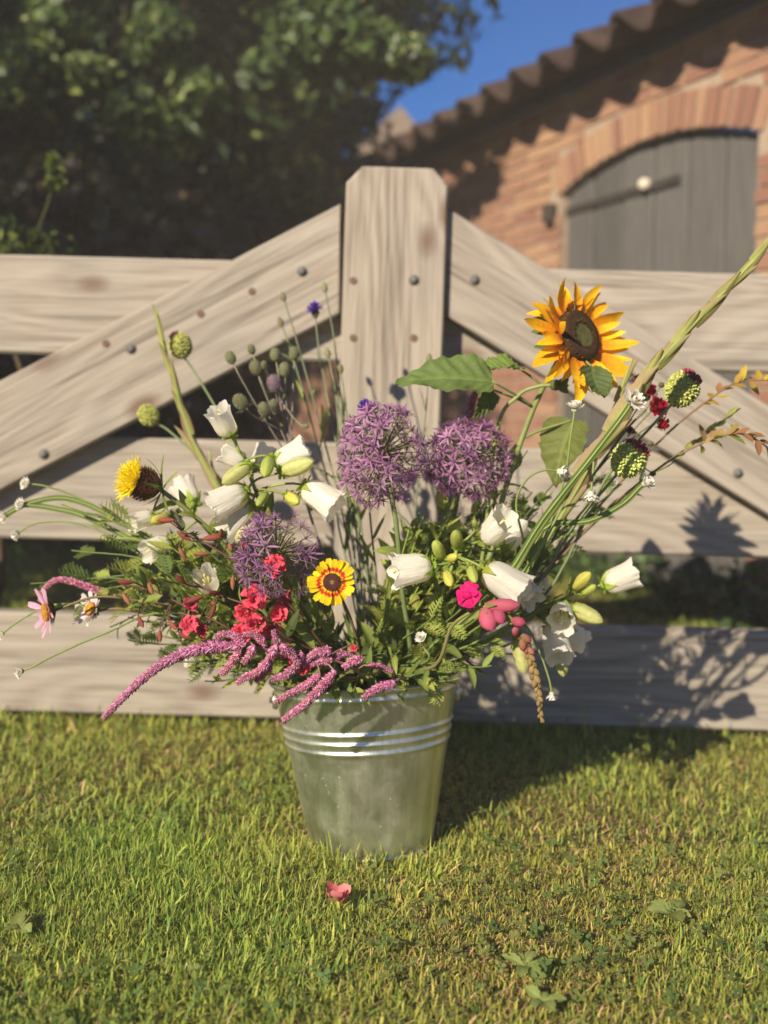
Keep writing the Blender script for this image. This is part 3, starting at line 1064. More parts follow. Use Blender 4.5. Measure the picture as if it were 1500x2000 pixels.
RC = BK + axis * BH_                 # middle of the rim

# ------------------------------------------------------------------ flower kit
sr_ = random.Random(21)
GREEN = (0.13, 0.185, 0.045); DGREEN = (0.055, 0.095, 0.028); YGREEN = (0.27, 0.34, 0.06); GGREEN = (0.15, 0.18, 0.09); BROWNST = (0.12, 0.055, 0.04)

def hermite(p0, t0, p1, t1, n=14):
    out = []
    for i in range(n + 1):
        t = i / n
        a, b, c, d = 2*t**3 - 3*t**2 + 1, t**3 - 2*t**2 + t, -2*t**3 + 3*t**2, t**3 - t**2
        out.append(p0 * a + t0 * b + p1 * c + t1 * d)
    return out

def catmull(P, n=6):
    P = [Vector(p) for p in P]
    Q = [P[0] * 2 - P[1]] + P + [P[-1] * 2 - P[-2]]
    out = []
    for i in range(1, len(Q) - 2):
        for k in range(n):
            t = k / n
            a, b, c, d = Q[i - 1], Q[i], Q[i + 1], Q[i + 2]
            out.append(0.5 * ((b * 2) + (c - a) * t + (a * 2 - b * 5 + c * 4 - d) * t * t + (b * 3 - a - c * 3 + d) * t ** 3))
    out.append(P[-1])
    return out

def neck(P, rr=None):
    """point in the bucket's mouth through which a stem to P passes"""
    h = Vector((P.x - RC.x, P.y - RC.y, 0))
    L = h.length
    r = min(0.118, 0.03 + 0.22 * L) * sr_.uniform(0.7, 1.0) if rr is None else rr
    a = math.atan2(h.y, h.x) + sr_.uniform(-0.4, 0.4)
    return RC + Vector((r * math.cos(a), r * math.sin(a), -0.004 - abs(r) * 0.02))

def foot(N):
    d = N - RC
    return BK + axis * 0.016 - Vector((d.x, d.y, 0)) * 0.35 + Vector((sr_.uniform(-.03, .03), sr_.uniform(-.03, .03), 0))

def stem_to(P, d, way=None, k=0.8, rr=None):
    """path from the bottom of the bucket to P, ending along d; way = points in between"""
    first = Vector(way[0]) if way else P
    N = neck(first, rr)
    B = foot(N)
    if way:
        pts = [B, B.lerp(N, 0.55), N] + [Vector(q) for q in way] + [P]
        return catmull(pts, 5)
    L = (P - N).length
    t0 = unit(unit(N - B) + Vector((0, 0, 0.4))) * L * k
    return [B, B.lerp(N, 0.5)] + hermite(N, t0, P, unit(d) * L * k)

def add_stem(th, path, r0, r1, c0, c1=None, n=7, name='stem', mat=None):
    c0 = np.array(c0); c1 = np.array(c1 if c1 is not None else c0)
    g = G()
    m = len(path)
    g.add(tube(path, [r0 + (r1 - r0) * i / (m - 1) for i in range(m)], n, lambda t: tuple(c0 * (1 - t) + c1 * t)))
    return part(name, g, mat or M_STEM, th)

def along(path, t):
    L = [0]
    for a, b in zip(path, path[1:]):
        L.append(L[-1] + (b - a).length)
    q = t * L[-1]
    for i in range(len(path) - 1):
        if q <= L[i + 1]:
            u = (q - L[i]) / max(1e-9, L[i + 1] - L[i])
            return path[i].lerp(path[i + 1], u), unit(path[i + 1] - path[i])
    return path[-1], unit(path[-1] - path[-2])

def dirpx(a, b, Y, L=None, away=False):
    """world direction from photo point a to b at depth Y; L = true length, the rest goes in depth"""
    p, q = at(*a, Y), at(*b, Y)
    d = q - p
    l = d.length
    if L and l < L:
        d.y += math.sqrt(L * L - l * l) * (1 if away else -1)
    return p, unit(d), max(l, L or 0)

def cvar(c, k):
    return tuple(np.array(c) * k)

# leaf shapes ---------------------------------------------------------
def leaf_mesh(name, W, c, nl=7, bend=-0.5, cup=0.25, tooth=0.0, point=1.0, ruf=0.0, seed=0):
    c = np.array(c)
    def prof(t):
        b = math.sin(math.pi * min(1, t ** 0.75 * 0.97 + 0.03)) ** point
        return max(0.02, b * (1 + tooth * ((t * 9) % 1 - 0.5)))
    def cf(t, s):
        vein = 1.22 if abs(s) < 0.1 else 1.0
        return tuple(c * vein * (0.9 + 0.2 * t))
    g = G().add(petal(1.0, W, nl, 4, prof, bend, cup, cf, ruf, 9.0, seed))
    me = g.mesh(name); me.materials.append(M_LEAF)
    return me
LEAVES = {}
for nm, W, pt in (('lance', 0.30, 0.9), ('oval', 0.50, 0.8), ('strap', 0.11, 0.6), ('broad', 0.72, 0.75)):
    LEAVES[nm] = []
    for k, cc in enumerate(((0.16, 0.215, 0.05), (0.27, 0.315, 0.075), (0.38, 0.41, 0.095), (0.09, 0.125, 0.04))):
        for b in (-0.9, 0.5):
            LEAVES[nm].append(leaf_mesh('leaf', W, cc, 7, b, 0.3 if nm != 'strap' else 0.5, 0.10 if nm == 'broad' else 0.0, pt, 0.05 if nm == 'broad' else 0.02, k))
def feather_mesh(c, seed):
    r_ = random.Random(seed)
    g = G()
    g.add(tube([Vector((t, 0, -0.12 * t * t)) for t in np.linspace(0, 1, 6)], [0.012, 0.011, 0.010, 0.008, 0.006, 0.003], 4, c))
    for k in range(8):
        t = 0.12 + 0.84 * k / 7
        for sd in (-1, 1):
            l = (0.16 + 0.24 * math.sin(math.pi * min(1, t + 0.08))) * r_.uniform(0.8, 1.1)
            d = (0.75, sd * 0.8, r_.uniform(0.0, 0.35))
            Mx = frame(d, (0, 0, 1), (t, 0, -0.12 * t * t), l)
            g.add(petal(1, 0.2, 3, 2, lambda u: math.sin(math.pi * min(1, u * .9 + .1)) ** .6, 0.5, 0.3, c), Mx)
            if l > 0.25:
                for q in (0.4, 0.7):
                    for s2 in (-1, 1):
                        g.add(petal(0.45, 0.12, 2, 2, None, 0.3, 0.2, c), Mx @ frame((0.8, s2 * 0.6, 0.1), (0, 0, 1), (q, 0, 0.03)))
    me = g.mesh('feather_leaf'); me.materials.append(M_LEAF)
    return me
FEATH = [feather_mesh((0.22, 0.29, 0.065), 1), feather_mesh((0.35, 0.39, 0.09), 2), feather_mesh((0.14, 0.19, 0.05), 3)]

def put_leaf(th, me, pos, d, up, size, name='leaf'):
    return link(name, me, None, th, frame(d, up, pos, size))

def leaves_on(th, path, t0, t1, n, kind, size, tones=(0, 1), spread=0.9, seed=0, shrink=0.4, droop=0.0):
    r_ = random.Random(seed * 31 + 5)
    pool = FEATH if kind == 'feather' else LEAVES[kind]
    for i in range(n):
        t = t0 + (t1 - t0) * (i + 0.5 * r_.random()) / n
        p, tg = along(path, t)
        a = i * 2.4 + r_.uniform(-.4, .4)
        o = tg.orthogonal().normalized()
        sd = (o * math.cos(a) + tg.cross(o) * math.sin(a))
        d = unit(tg * r_.uniform(0.45, 0.9) + sd * spread + Vector((0, 0, -droop)))
        if kind == 'feather':
            me = pool[r_.choice(tones) % 3]
            size_k = 1.35
        else:
            me = pool[(r_.choice(tones) % 4) * 2 + r_.randrange(2)]
            size_k = 1.25
        up = unit(Vector((r_.gauss(0, .35) - 0.2, -0.35 + r_.gauss(0, .35), 0.9)))
        put_leaf(th, me, p, d, up, size * size_k * r_.uniform(0.75, 1.25) * (1 - shrink * (i / n)))

# ------------------------------------------------------------------ alliums
def floret(c, seed, W=0.17):
    r_ = random.Random(seed)
    g = G()
    c = np.array(c)
    for k in range(6):
        a = k * math.pi / 3 + r_.uniform(-.12, .12)
        el = r_.uniform(0.15, 0.6)
        d = (math.sin(el), math.cos(a) * math.cos(el), math.sin(a) * math.cos(el))
        Mx = frame(d, (1, 0, 0), (0, 0, 0), r_.uniform(0.85, 1.1))
        kk = r_.uniform(0.85, 1.2)
        g.add(petal(1, W, 4, 2, lambda t: max(0.06, math.sin(math.pi * (0.12 + 0.86 * t)) ** 0.8), r_.uniform(-.5, .15), 0.35,
                    lambda t, s: tuple(c * kk * (0.8 + 0.35 * t) * (0.72 if abs(s) < .1 else 1))), Mx)
        if k % 1 == 0:
            d2 = (0.85, 0.5 * math.cos(a + .5), 0.5 * math.sin(a + .5))
            g.add(tube([(0, 0, 0), tuple(np.array(d2) * 0.6)], [0.022, 0.018], 3, tuple(c * 0.75)))
    g.add(ball((0.06, 0, 0), (0.12, 0.11, 0.11), 6, 4, (0.10, 0.11, 0.035)))
    me = g.mesh('floret'); me.materials.append(M_PETAL)
    return me
PUR = (0.30, 0.115, 0.315)
FLOR = [floret((0.53, 0.25, 0.48), 1), floret((0.62, 0.34, 0.57), 2), floret((0.40, 0.16, 0.37), 3), floret((0.48, 0.21, 0.43), 4)]
FLOR_THIN = [floret((0.44, 0.21, 0.43), 11, .105), floret((0.52, 0.28, 0.50), 12, .12), floret((0.33, 0.135, 0.33), 13, .10), floret((0.40, 0.18, 0.38), 14, .11)]

def allium(label, c, Y, rad, stem_dir, n, seed, hole=None, sparse=None, way=None, fl=0.0178, rr=None):
    r_ = random.Random(seed)
    C = at(*c, Y)
    Rv = Vector(rad)
    sd = unit(stem_dir)
    P = C - sd * 0.004
    path = stem_to(P, sd, way, rr=rr)
    th = thing('purple_allium', label, 'allium', path[0], 'purple alliums in the bucket')
    add_stem(th, path, 0.0048, 0.0038, (0.10, 0.15, 0.05), (0.16, 0.19, 0.07))
    gp = G()
    i = 0
    ga = math.pi * (3 - math.sqrt(5))
    for k in range(n):
        zz = 1 - 2 * (k + 0.5) / n
        q = math.sqrt(1 - zz * zz)
        d = Vector((q * math.cos(ga * k), q * math.sin(ga * k), zz)) + Vector((r_.gauss(0, .07), r_.gauss(0, .07), r_.gauss(0, .07)))
        d.normalize()
        if d.dot(-sd) > 0.93:
            continue
        gone = hole and d.dot(unit(hole[0])) > hole[1]
        if sparse and d.dot(unit(sparse[0])) > sparse[1] and r_.random() < 0.75:
            gone = True
        ln = r_.uniform(0.84, 1.06) if not gone else r_.uniform(0.5, 0.8)
        tip = C + Vector((d.x * Rv.x, d.y * Rv.y, d.z * Rv.z)) * ln
        gp.add(tube([C, C.lerp(tip, 0.5) + Vector((0, 0, 0.002)), tip], [0.0009, 0.0008, 0.0008], 3, (0.17, 0.16, 0.07) if not gone else (0.21, 0.19, 0.09), False))
        if gone:
            if r_.random() < 0.5:
                gp.add(ball(tip, (0.002, 0.002, 0.002), 5, 4, (0.14, 0.15, 0.05)))
            continue
        dd = unit(d + Vector((r_.gauss(0, .25), r_.gauss(0, .25), r_.gauss(0, .25))))
        link('floret', (FLOR_THIN if sparse else FLOR)[k % 4], None, th, frame(dd, (r_.random(), r_.random(), r_.random()), tip, fl * r_.uniform(0.85, 1.2)))
    part('pedicels', gp, M_STEM, th)
    return th

allium('round purple allium head standing tallest in the middle before the gate post', (745, 890), 1.62, (0.062, 0.062, 0.080), (-0.10, 0.0, 1), 175, 1,
       hole=((0.5, -0.85, 0.25), 0.90), way=[at(800, 1290, 1.68), at(785, 1150, 1.64), at(772, 1010, 1.62)])
allium('broad purple allium head leaning against the tallest one, under the large heart-shaped leaf', (915, 897), 1.69, (0.070, 0.062, 0.063), (0.25, 0, 1), 165, 2,
       hole=((0.75, -0.65, 0.1), 0.92))
allium('half spent purple allium behind the red blossom and beside the yellow daisy', (540, 1085), 1.57, (0.060, 0.055, 0.062), (-0.35, -0.25, 1), 150, 3,
       sparse=((0.95, -0.2, 0.2), 0.15), fl=0.0205)

# ------------------------------------------------------------------ sunflower
SF_OUT, SF_IN = np.array((0.93, 0.53, 0.014)), np.array((0.74, 0.25, 0.008))
def sunflower():
    Y = 1.66
    C = at(1132, 655, Y)
    n = unit((0.62, -0.72, 0.30))
    path = stem_to(C - n * 0.02, unit((0.25, -0.25, 0.9)), [at(930, 1150, 1.70), at(985, 960, 1.71), at(1045, 790, 1.71)])
    th = thing('sunflower', 'orange sunflower with a dark brown centre and ragged petals before the gate', 'sunflower', path[0])
    add_stem(th, path, 0.0058, 0.0045, (0.16, 0.20, 0.06), (0.22, 0.25, 0.08))
    M0 = frame(n, (-0.2, 0, 1), C)
    g = G()
    def dc(t, a):
        r = 1 - t
        return (0.050, 0.023, 0.012) if r > 0.45 else (0.085, 0.075, 0.035) if r > 0.12 else (0.11, 0.10, 0.04)
    Rd = 0.044
    g.add(lathe([(-0.012, Rd * 1.0), (0.0, Rd), (0.007, Rd * 0.93), (0.009, Rd * 0.75), (0.007, Rd * 0.5), (0.004, Rd * 0.3), (0.005, Rd * 0.1), (0.005, 0.0005)], 40, col=dc), M0)
    ga = math.pi * (3 - math.sqrt(5))
    r_ = random.Random(3)
    for k in range(620):
        q = math.sqrt((k + .5) / 620)
        a = ga * k
        x = 0.007 if q > 0.5 else 0.004
        cc = (0.062, 0.028, 0.014) if q > 0.47 else (0.12, 0.115, 0.045)
        if r_.random() < 0.15: cc = (0.15, 0.075, 0.02)
        Mx = M0 @ Matrix.Translation((x + 0.002 * math.sin(q * 5), Rd * 0.97 * q * math.cos(a), Rd * 0.97 * q * math.sin(a)))
        V, Fc, Cc = octa((0, 0, 0), 1, cc)
        g.add((V * np.array((0.0036 if q > .47 else 0.002, 0.0013, 0.0013)), Fc, Cc), Mx)
    part('disc', g, M_BEAD, th)
    g = G()
    for k in range(16):
        a = 2 * math.pi * k / 16
        d = Vector((-0.35, math.cos(a), math.sin(a)))
        g.add(petal(0.05, 0.018, 5, 2, None, -0.6, 0.2, (0.12, 0.17, 0.04)), M0 @ frame(d, (1, 0, 0), (-0.014, 0.03 * math.cos(a), 0.03 * math.sin(a))))
    g.add(ball((-0.016, 0, 0), (0.012, 0.035, 0.035), 14, 8, (0.13, 0.18, 0.05)), M0)
    part('calyx', g, M_LEAF, th)
    def pc(t, s):
        m = min(1, max(0, (t - 0.08) / 0.5))
        return tuple((SF_IN * (1 - m) + SF_OUT * m) * (0.92 if abs(s) < .3 else 1.04))
    protos = []
    for k in range(6):
        me = G().add(petal(1, r_.uniform(0.24, 0.44), 8, 4, lambda t: max(0.03, math.sin(math.pi * (0.10 + 0.90 * t)) ** 0.75), (-0.5, 0.7, 1.1, -1.0, 0.2, 0.5)[k], 0.25, pc, 0.05, 8, k, (0, .5, -.6, 0, .9, -.4)[k])).mesh('petal')
        me.materials.append(M_PETAL)
        protos.append(me)
    for k in range(66):
        a = 2 * math.pi * (k + r_.uniform(-.8, .8)) / 66
        ly = k % 3
        tilt = r_.uniform(-0.5, 0.6)
        L = r_.choice([0.032, 0.044, 0.054, 0.062, 0.070]) * (1.12 if math.sin(a) < -.3 else 1)
        d = Vector((tilt, math.cos(a), math.sin(a)))
        pos = (-0.003 - 0.003 * ly, Rd * 0.93 * math.cos(a), Rd * 0.93 * math.sin(a))
        link('petal', protos[r_.randrange(6)], None, th, M0 @ frame(d, (1, r_.uniform(-.35, .35), 0), pos, L))
    # big leaves
    def bigleaf(a, b, Y0, L, up, W, c, away=False, bend=-.5, curl=0.0, seed=0):
        p, d, l = dirpx(a, b, Y0, L, away)
        c = np.array(c)
        def prof(t):
            q = (t * 0.96 + 0.04)
            return max(0.03, (math.sin(math.pi * q ** 0.62) ** 0.8) * (1 + 0.05 * math.sin(40 * t)))
        def cf(t, s):
            v = 1.3 if abs(s) < 0.08 else (1.12 if abs((t * 7 - abs(s) * 2) % 1) < 0.18 else 0.95)
            return tuple(c * v)
        g = G(); g.add(petal(l, W, 40, 16, prof, bend, 0.30, cf, 0.05, 15, seed, curl, lambda t, s: .0022 * math.sin(44 * (t - .22 * abs(s))) * min(1, abs(s) * 4) + (-.0025 if abs(s) < .07 else 0)), frame(d, up, p))
        part('leaf', g, M_LEAF, th)
        q, _ = along(path, 0.80)
        return p
    a1 = bigleaf((962, 745), (775, 712), 1.66, 0.16, (0.15, -0.75, 0.7), 0.085, (0.15, 0.20, 0.055), bend=-0.55, seed=1)
    a2 = bigleaf((1015, 720), (935, 690), 1.70, 0.08, (0.0, -0.4, 0.9), 0.06, (0.20, 0.27, 0.065), bend=-0.9, seed=2)
    a3 = bigleaf((1155, 715), (1160, 800), 1.64, 0.08, (0.2, -1, 0.2), 0.055, (0.12, 0.165, 0.055), bend=0.7, seed=3)
    a4 = bigleaf((1120, 820), (1055, 930), 1.72, 0.12, (-0.5, -0.8, 0.4), 0.085, (0.19, 0.24, 0.065), bend=-0.8, seed=4)
    a5 = bigleaf((960, 760), (935, 812), 1.69, 0.07, (0.6, -0.8, 0.1), 0.04, (0.10, 0.15, 0.04), bend=-.5, seed=5)
    for a_, t in ((a1, 0.86), (a2, 0.90), (a3, 0.985), (a4, 0.80), (a5, 0.86)):
        q, _ = along(path, t)
        add_stem(th, hermite(q, (a_ - q) * 0.6 + Vector((0, 0, .02)), a_, (a_ - q) * 0.5, 6), 0.0026, 0.0018, (0.2, 0.24, 0.08), name='leaf_stalk')
    return th
sunflower()
# second, nodding stalk of the sunflower plant
def nodding():
    path = stem_to(at(1085, 752, 1.68), unit((1, 0, 0.1)), [at(920, 1180, 1.72), at(968, 850, 1.70), at(1010, 775, 1.69), at(1050, 755, 1.68)])
    th = thing('arching_stalk', 'smooth pale green arching stalk bending in beneath the sunflower', 'stalk', path[0])
    add_stem(th, path, 0.004, 0.003, (0.2, 0.25, 0.08), (0.26, 0.30, 0.10))
    g = G()
    p = path[-1]
    g.add(ball(p, (0.010, 0.009, 0.010), 10, 6, (0.12, 0.16, 0.05)))
    for k in range(9):
        a = k * 0.7
        g.add(petal(0.026, 0.010, 4, 2, None, 0.5, 0.3, (0.11, 0.16, 0.045)), frame((0.8, math.cos(a) * .5, math.sin(a) * .5), (0, -1, 0), p))
    part('bud', g, M_LEAF, th)
nodding()

# ------------------------------------------------------------------ Canterbury bells
def bell_mesh(seed, ragged=0.0):
    r_ = random.Random(seed)
    k5 = [r_.uniform(0.85, 1.2) for _ in range(5)]
    xs = [0.0, 0.03, 0.09, 0.19, 0.34, 0.52, 0.68, 0.80, 0.89, 0.96, 1.0]
    rs = [0.10, 0.20, 0.275, 0.325, 0.35, 0.36, 0.37, 0.38, 0.395, 0.41, 0.415]
    def mod(t, a):
        i = int(a / (2 * math.pi) * 5) % 5
        lob = abs(math.cos(2.5 * a))
        e = max(0, (t - 0.62) / 0.38)
        dx = e * e * (0.065 * (lob - 0.55) * k5[i] - ragged * (1 - lob) * 0.30) + 0.012 * e * math.sin(17 * a + seed)
        mr = 1 + 0.075 * (lob - .5) * (0.4 + t) + 0.05 * math.sin(3 * a + seed) * t + e * 0.06 * math.sin(11 * a + seed * 2) + e * e * 0.12 * (lob - .6) + 0.05 * t * math.sin(2 * a + seed * 1.7) + 0.022 * math.sin(13 * a + 4 * t + seed) * t + 0.016 * math.sin(9 * t + 2 * a + seed)
        return dx, mr
    g = G()
    W_ = (0.86, 0.83, 0.745)
    cf = lambda t, a: (0.62, 0.68, 0.30) if t < 0.05 else (0.76, 0.745, 0.60) if t < 0.22 else W_
    g.add(lathe(list(zip(xs, rs)), 50, mod, cf))
    me = g.mesh('bell'); me.materials.append(M_BELL)
    return me
BELLS = [bell_mesh(k, rg) for k, rg in enumerate((0.0, 0.05, 0.5, 0.1, 0.15, 0.0, 0.3, 0.08))]
def calyx_mesh(seed, L=0.46):
    r_ = random.Random(seed)
    g = G()
    g.add(ball((-0.03, 0, 0), (0.10, 0.13, 0.13), 10, 6, (0.32, 0.41, 0.07)))
    for k in range(5):
        a = 2 * math.pi * k / 5 + .3
        l = L * r_.uniform(0.8, 1.15)
        g.add(petal(l, 0.22, 6, 2, lambda t: max(.05, 1 - t ** 1.6), r_.uniform(-1.1, -.6), 0.2, (0.40, 0.50, 0.075), 0.05, 9, k), frame((0.35, math.cos(a) * .94, math.sin(a) * .94), (1, 0, 0) if False else (-0.6, math.cos(a), math.sin(a)), (-0.02, 0.10 * math.cos(a), 0.10 * math.sin(a))))
        g.add(petal(l * 0.5, 0.20, 4, 2, None, 0.9, 0.2, (0.33, 0.43, 0.07)), frame((-0.5, math.cos(a + .6) * .7, math.sin(a + .6) * .7), (-0.6, math.cos(a + .6), math.sin(a + .6)), (-0.03, 0.1 * math.cos(a + .6), 0.1 * math.sin(a + .6))))
    me = g.mesh('calyx'); me.materials.append(M_LEAF)
    return me
CALS = [calyx_mesh(k) for k in range(3)]
def bud_mesh(seed, c):
    c = np.array(c)
    xs = [0.0, 0.05, 0.15, 0.32, 0.5, 0.68, 0.83, 0.94, 1.0]
    rs = [0.08, 0.15, 0.20, 0.225, 0.225, 0.21, 0.165, 0.09, 0.005]
    g = G()
    g.add(lathe(list(zip(xs, rs)), 30, lambda t, a: (0, 1 + 0.10 * (abs(math.cos(2.5 * a + 1.2 * t)) - .6)), lambda t, a: tuple(c * (0.9 + 0.25 * t) * (0.85 if abs(math.cos(2.5 * a + 1.2 * t)) < .25 else 1))))
    me = g.mesh('bud'); me.materials.append(M_WHITE)
    return me
BUDS = [bud_mesh(0, (0.60, 0.62, 0.24)), bud_mesh(1, (0.42, 0.48, 0.11)), bud_mesh(2, (0.64, 0.62, 0.13))]
def pistil_mesh():
    g = G()
    g.add(tube([(0.1, 0, 0), (0.5, 0.01, 0), (0.88, 0, 0.02)], [0.03, 0.028, 0.03], 6, (0.62, 0.62, 0.30)))
    for k in range(3):
        a = k * 2.1
        g.add(petal(0.13, 0.06, 4, 1, None, 1.2, 0, (0.66, 0.64, 0.34)), frame((0.6, math.cos(a), math.sin(a)), (1, 0, 0), (0.87, 0, 0.02)))
    for k in range(5):
        a = k * 1.257
        g.add(tube([(0.1, 0.05 * math.cos(a), 0.05 * math.sin(a)), (0.55, 0.16 * math.cos(a), 0.16 * math.sin(a))], [0.02, 0.03], 4, (0.66, 0.56, 0.22)))
    me = g.mesh('pistil'); me.materials.append(M_STEM)
    return me
PIST = pistil_mesh()

def campanula(label, stem_px, Y, bells, buds, leaves=8, r0=0.0042, seed=0):
    r_ = random.Random(seed)
    W_ = [at(a, b, y) for a, b, y in stem_px]
    path = stem_to(W_[-1], W_[-1] - W_[-2], W_[:-1])
    th = thing('canterbury_bells', label, 'canterbury bells', path[0], 'white canterbury bells in the bucket')
    add_stem(th, path, r0, 0.0025, (0.17, 0.24, 0.06), (0.26, 0.33, 0.07))
    tail = path[12:]
    def stalk(p, d):
        q = min(tail, key=lambda s: (s - (p - d * 0.015)).length)
        L = (p - q).length
        add_stem(th, hermite(q, (p - q) * 0.8 + Vector((0, 0, L * .3)), p, d * L * 0.7, 7), 0.0021, 0.0019, (0.24, 0.31, 0.07), name='stalk')
    for i, (a, b, L, y, aw) in enumerate(bells):
        p, d, l = dirpx(a, b, y, L, aw); l *= .93
        Mx = frame(d, (r_.uniform(-1, 1), -0.3, r_.uniform(-.2, 1)), p, l)
        k = (i * 3 + seed) % 8 if not (seed == 1 and i in (2, 3)) else 2
        be = link('bell', BELLS[k], None, th, Mx)
        link('calyx', CALS[i % 3], None, be, Mx)
        link('pistil', PIST, None, be, Mx)
        stalk(p, d)
    for i, (a, b, L, y, k) in enumerate(buds):
        p, d, l = dirpx(a, b, y, L)
        Mx = frame(d, (r_.uniform(-1, 1), -0.5, r_.uniform(-1, 1)), p, l)
        bu = link('bud', BUDS[k], None, th, Mx)
        link('calyx', CALS[(i + 1) % 3], None, bu, Mx @ Matrix.Diagonal((0.95, 0.72, 0.72, 1)))
        stalk(p, d)
    leaves_on(th, path, 0.42, 0.97, leaves, 'lance', 0.05, (1, 2, 0), 0.8, seed)
    return th

campanula('white canterbury bells stem at the left with yellow-green buds, right above the half spent allium',
    [(600, 1230, 1.66), (540, 1080, 1.65), (500, 960, 1.64), (470, 890, 1.63), (450, 835, 1.62)], 1.63,
    [((448, 848), (428, 796), 0.052, 1.62, False), ((478, 905), (430, 880), 0.045, 1.64, False), ((480, 958), (408, 995), 0.066, 1.61, False),
     ((490, 985), (432, 1042), 0.066, 1.63, False), ((540, 905), (603, 872), 0.056, 1.65, True), ((596, 950), (662, 992), 0.066, 1.62, False), ((498, 915), (520, 872), 0.045, 1.70, True)],
    [((488, 908), (434, 944), 0.052, 1.60, 0), ((527, 895), (522, 928), 0.045, 1.59, 1), ((552, 922), (614, 900), 0.058, 1.60, 0),
     ((520, 965), (506, 985), 0.032, 1.58, 1), ((562, 968), (586, 978), 0.04, 1.58, 2), ((505, 1000), (475, 1055), 0.075, 1.66, 0)], 12, seed=1)
campanula('white canterbury bells stem in the middle, its open bell pointing left over the bucket',
    [(845, 1270, 1.66), (862, 1170, 1.62), (882, 1110, 1.60), (892, 1075, 1.60)], 1.60,
    [((842, 1107), (758, 1116), 0.068, 1.58, False), ((948, 1052), (985, 1005), 0.062, 1.60, False), ((948, 1112), (1024, 1158), 0.074, 1.57, False),
     ((985, 1070), (1018, 1030), 0.055, 1.66, True), ((1005, 1130), (1042, 1172), 0.055, 1.62, False)],
    [((893, 1068), (888, 1032), 0.042, 1.58, 1), ((862, 1090), (848, 1052), 0.042, 1.60, 1), ((876, 1092), (890, 1082), 0.028, 1.56, 2), ((872, 1118), (878, 1138), 0.034, 1.55, 2), ((918, 1108), (925, 1132), 0.034, 1.55, 1), ((930, 1030), (924, 1014), 0.02, 1.58, 1)], 14, seed=2)
campanula('white canterbury bells stem low at the right, hanging out past the bucket rim',
    [(900, 1290, 1.70), (985, 1230, 1.70), (1060, 1190, 1.70), (1120, 1160, 1.71), (1150, 1148, 1.71)], 1.71,
    [((1180, 1142), (1246, 1116), 0.060, 1.70, False), ((1098, 1190), (1086, 1206), 0.056, 1.68, False), ((1078, 1222), (1088, 1280), 0.064, 1.69, False),
     ((1095, 1225), (1138, 1262), 0.060, 1.72, True), ((1058, 1170), (1048, 1118), 0.055, 1.78, True)],
    [((1120, 1148), (1148, 1114), 0.045, 1.70, 2), ((1118, 1186), (1170, 1208), 0.056, 1.68, 0), ((1092, 1262), (1098, 1318), 0.05, 1.70, 0), ((1012, 1252), (1020, 1308), 0.055, 1.68, 0), ((1138, 1160), (1160, 1140), 0.03, 1.70, 1)], 12, seed=3)
campanula('white canterbury bells stem half hidden behind the yellow knapweed and the red buds',
    [(560, 1250, 1.70), (470, 1120, 1.72), (400, 1030, 1.74), (345, 975, 1.75)], 1.74,
    [((375, 985), (345, 950), 0.06, 1.74, True), ((300, 1010), (262, 1018), 0.045, 1.75, False), ((412, 1150), (405, 1112), 0.05, 1.66, False), ((330, 1060), (290, 1075), 0.05, 1.72, False), ((400, 1275), (370, 1300), 0.05, 1.72, True)],
    [((330, 1010), (300, 1015), 0.04, 1.74, 2)], 10, seed=4)

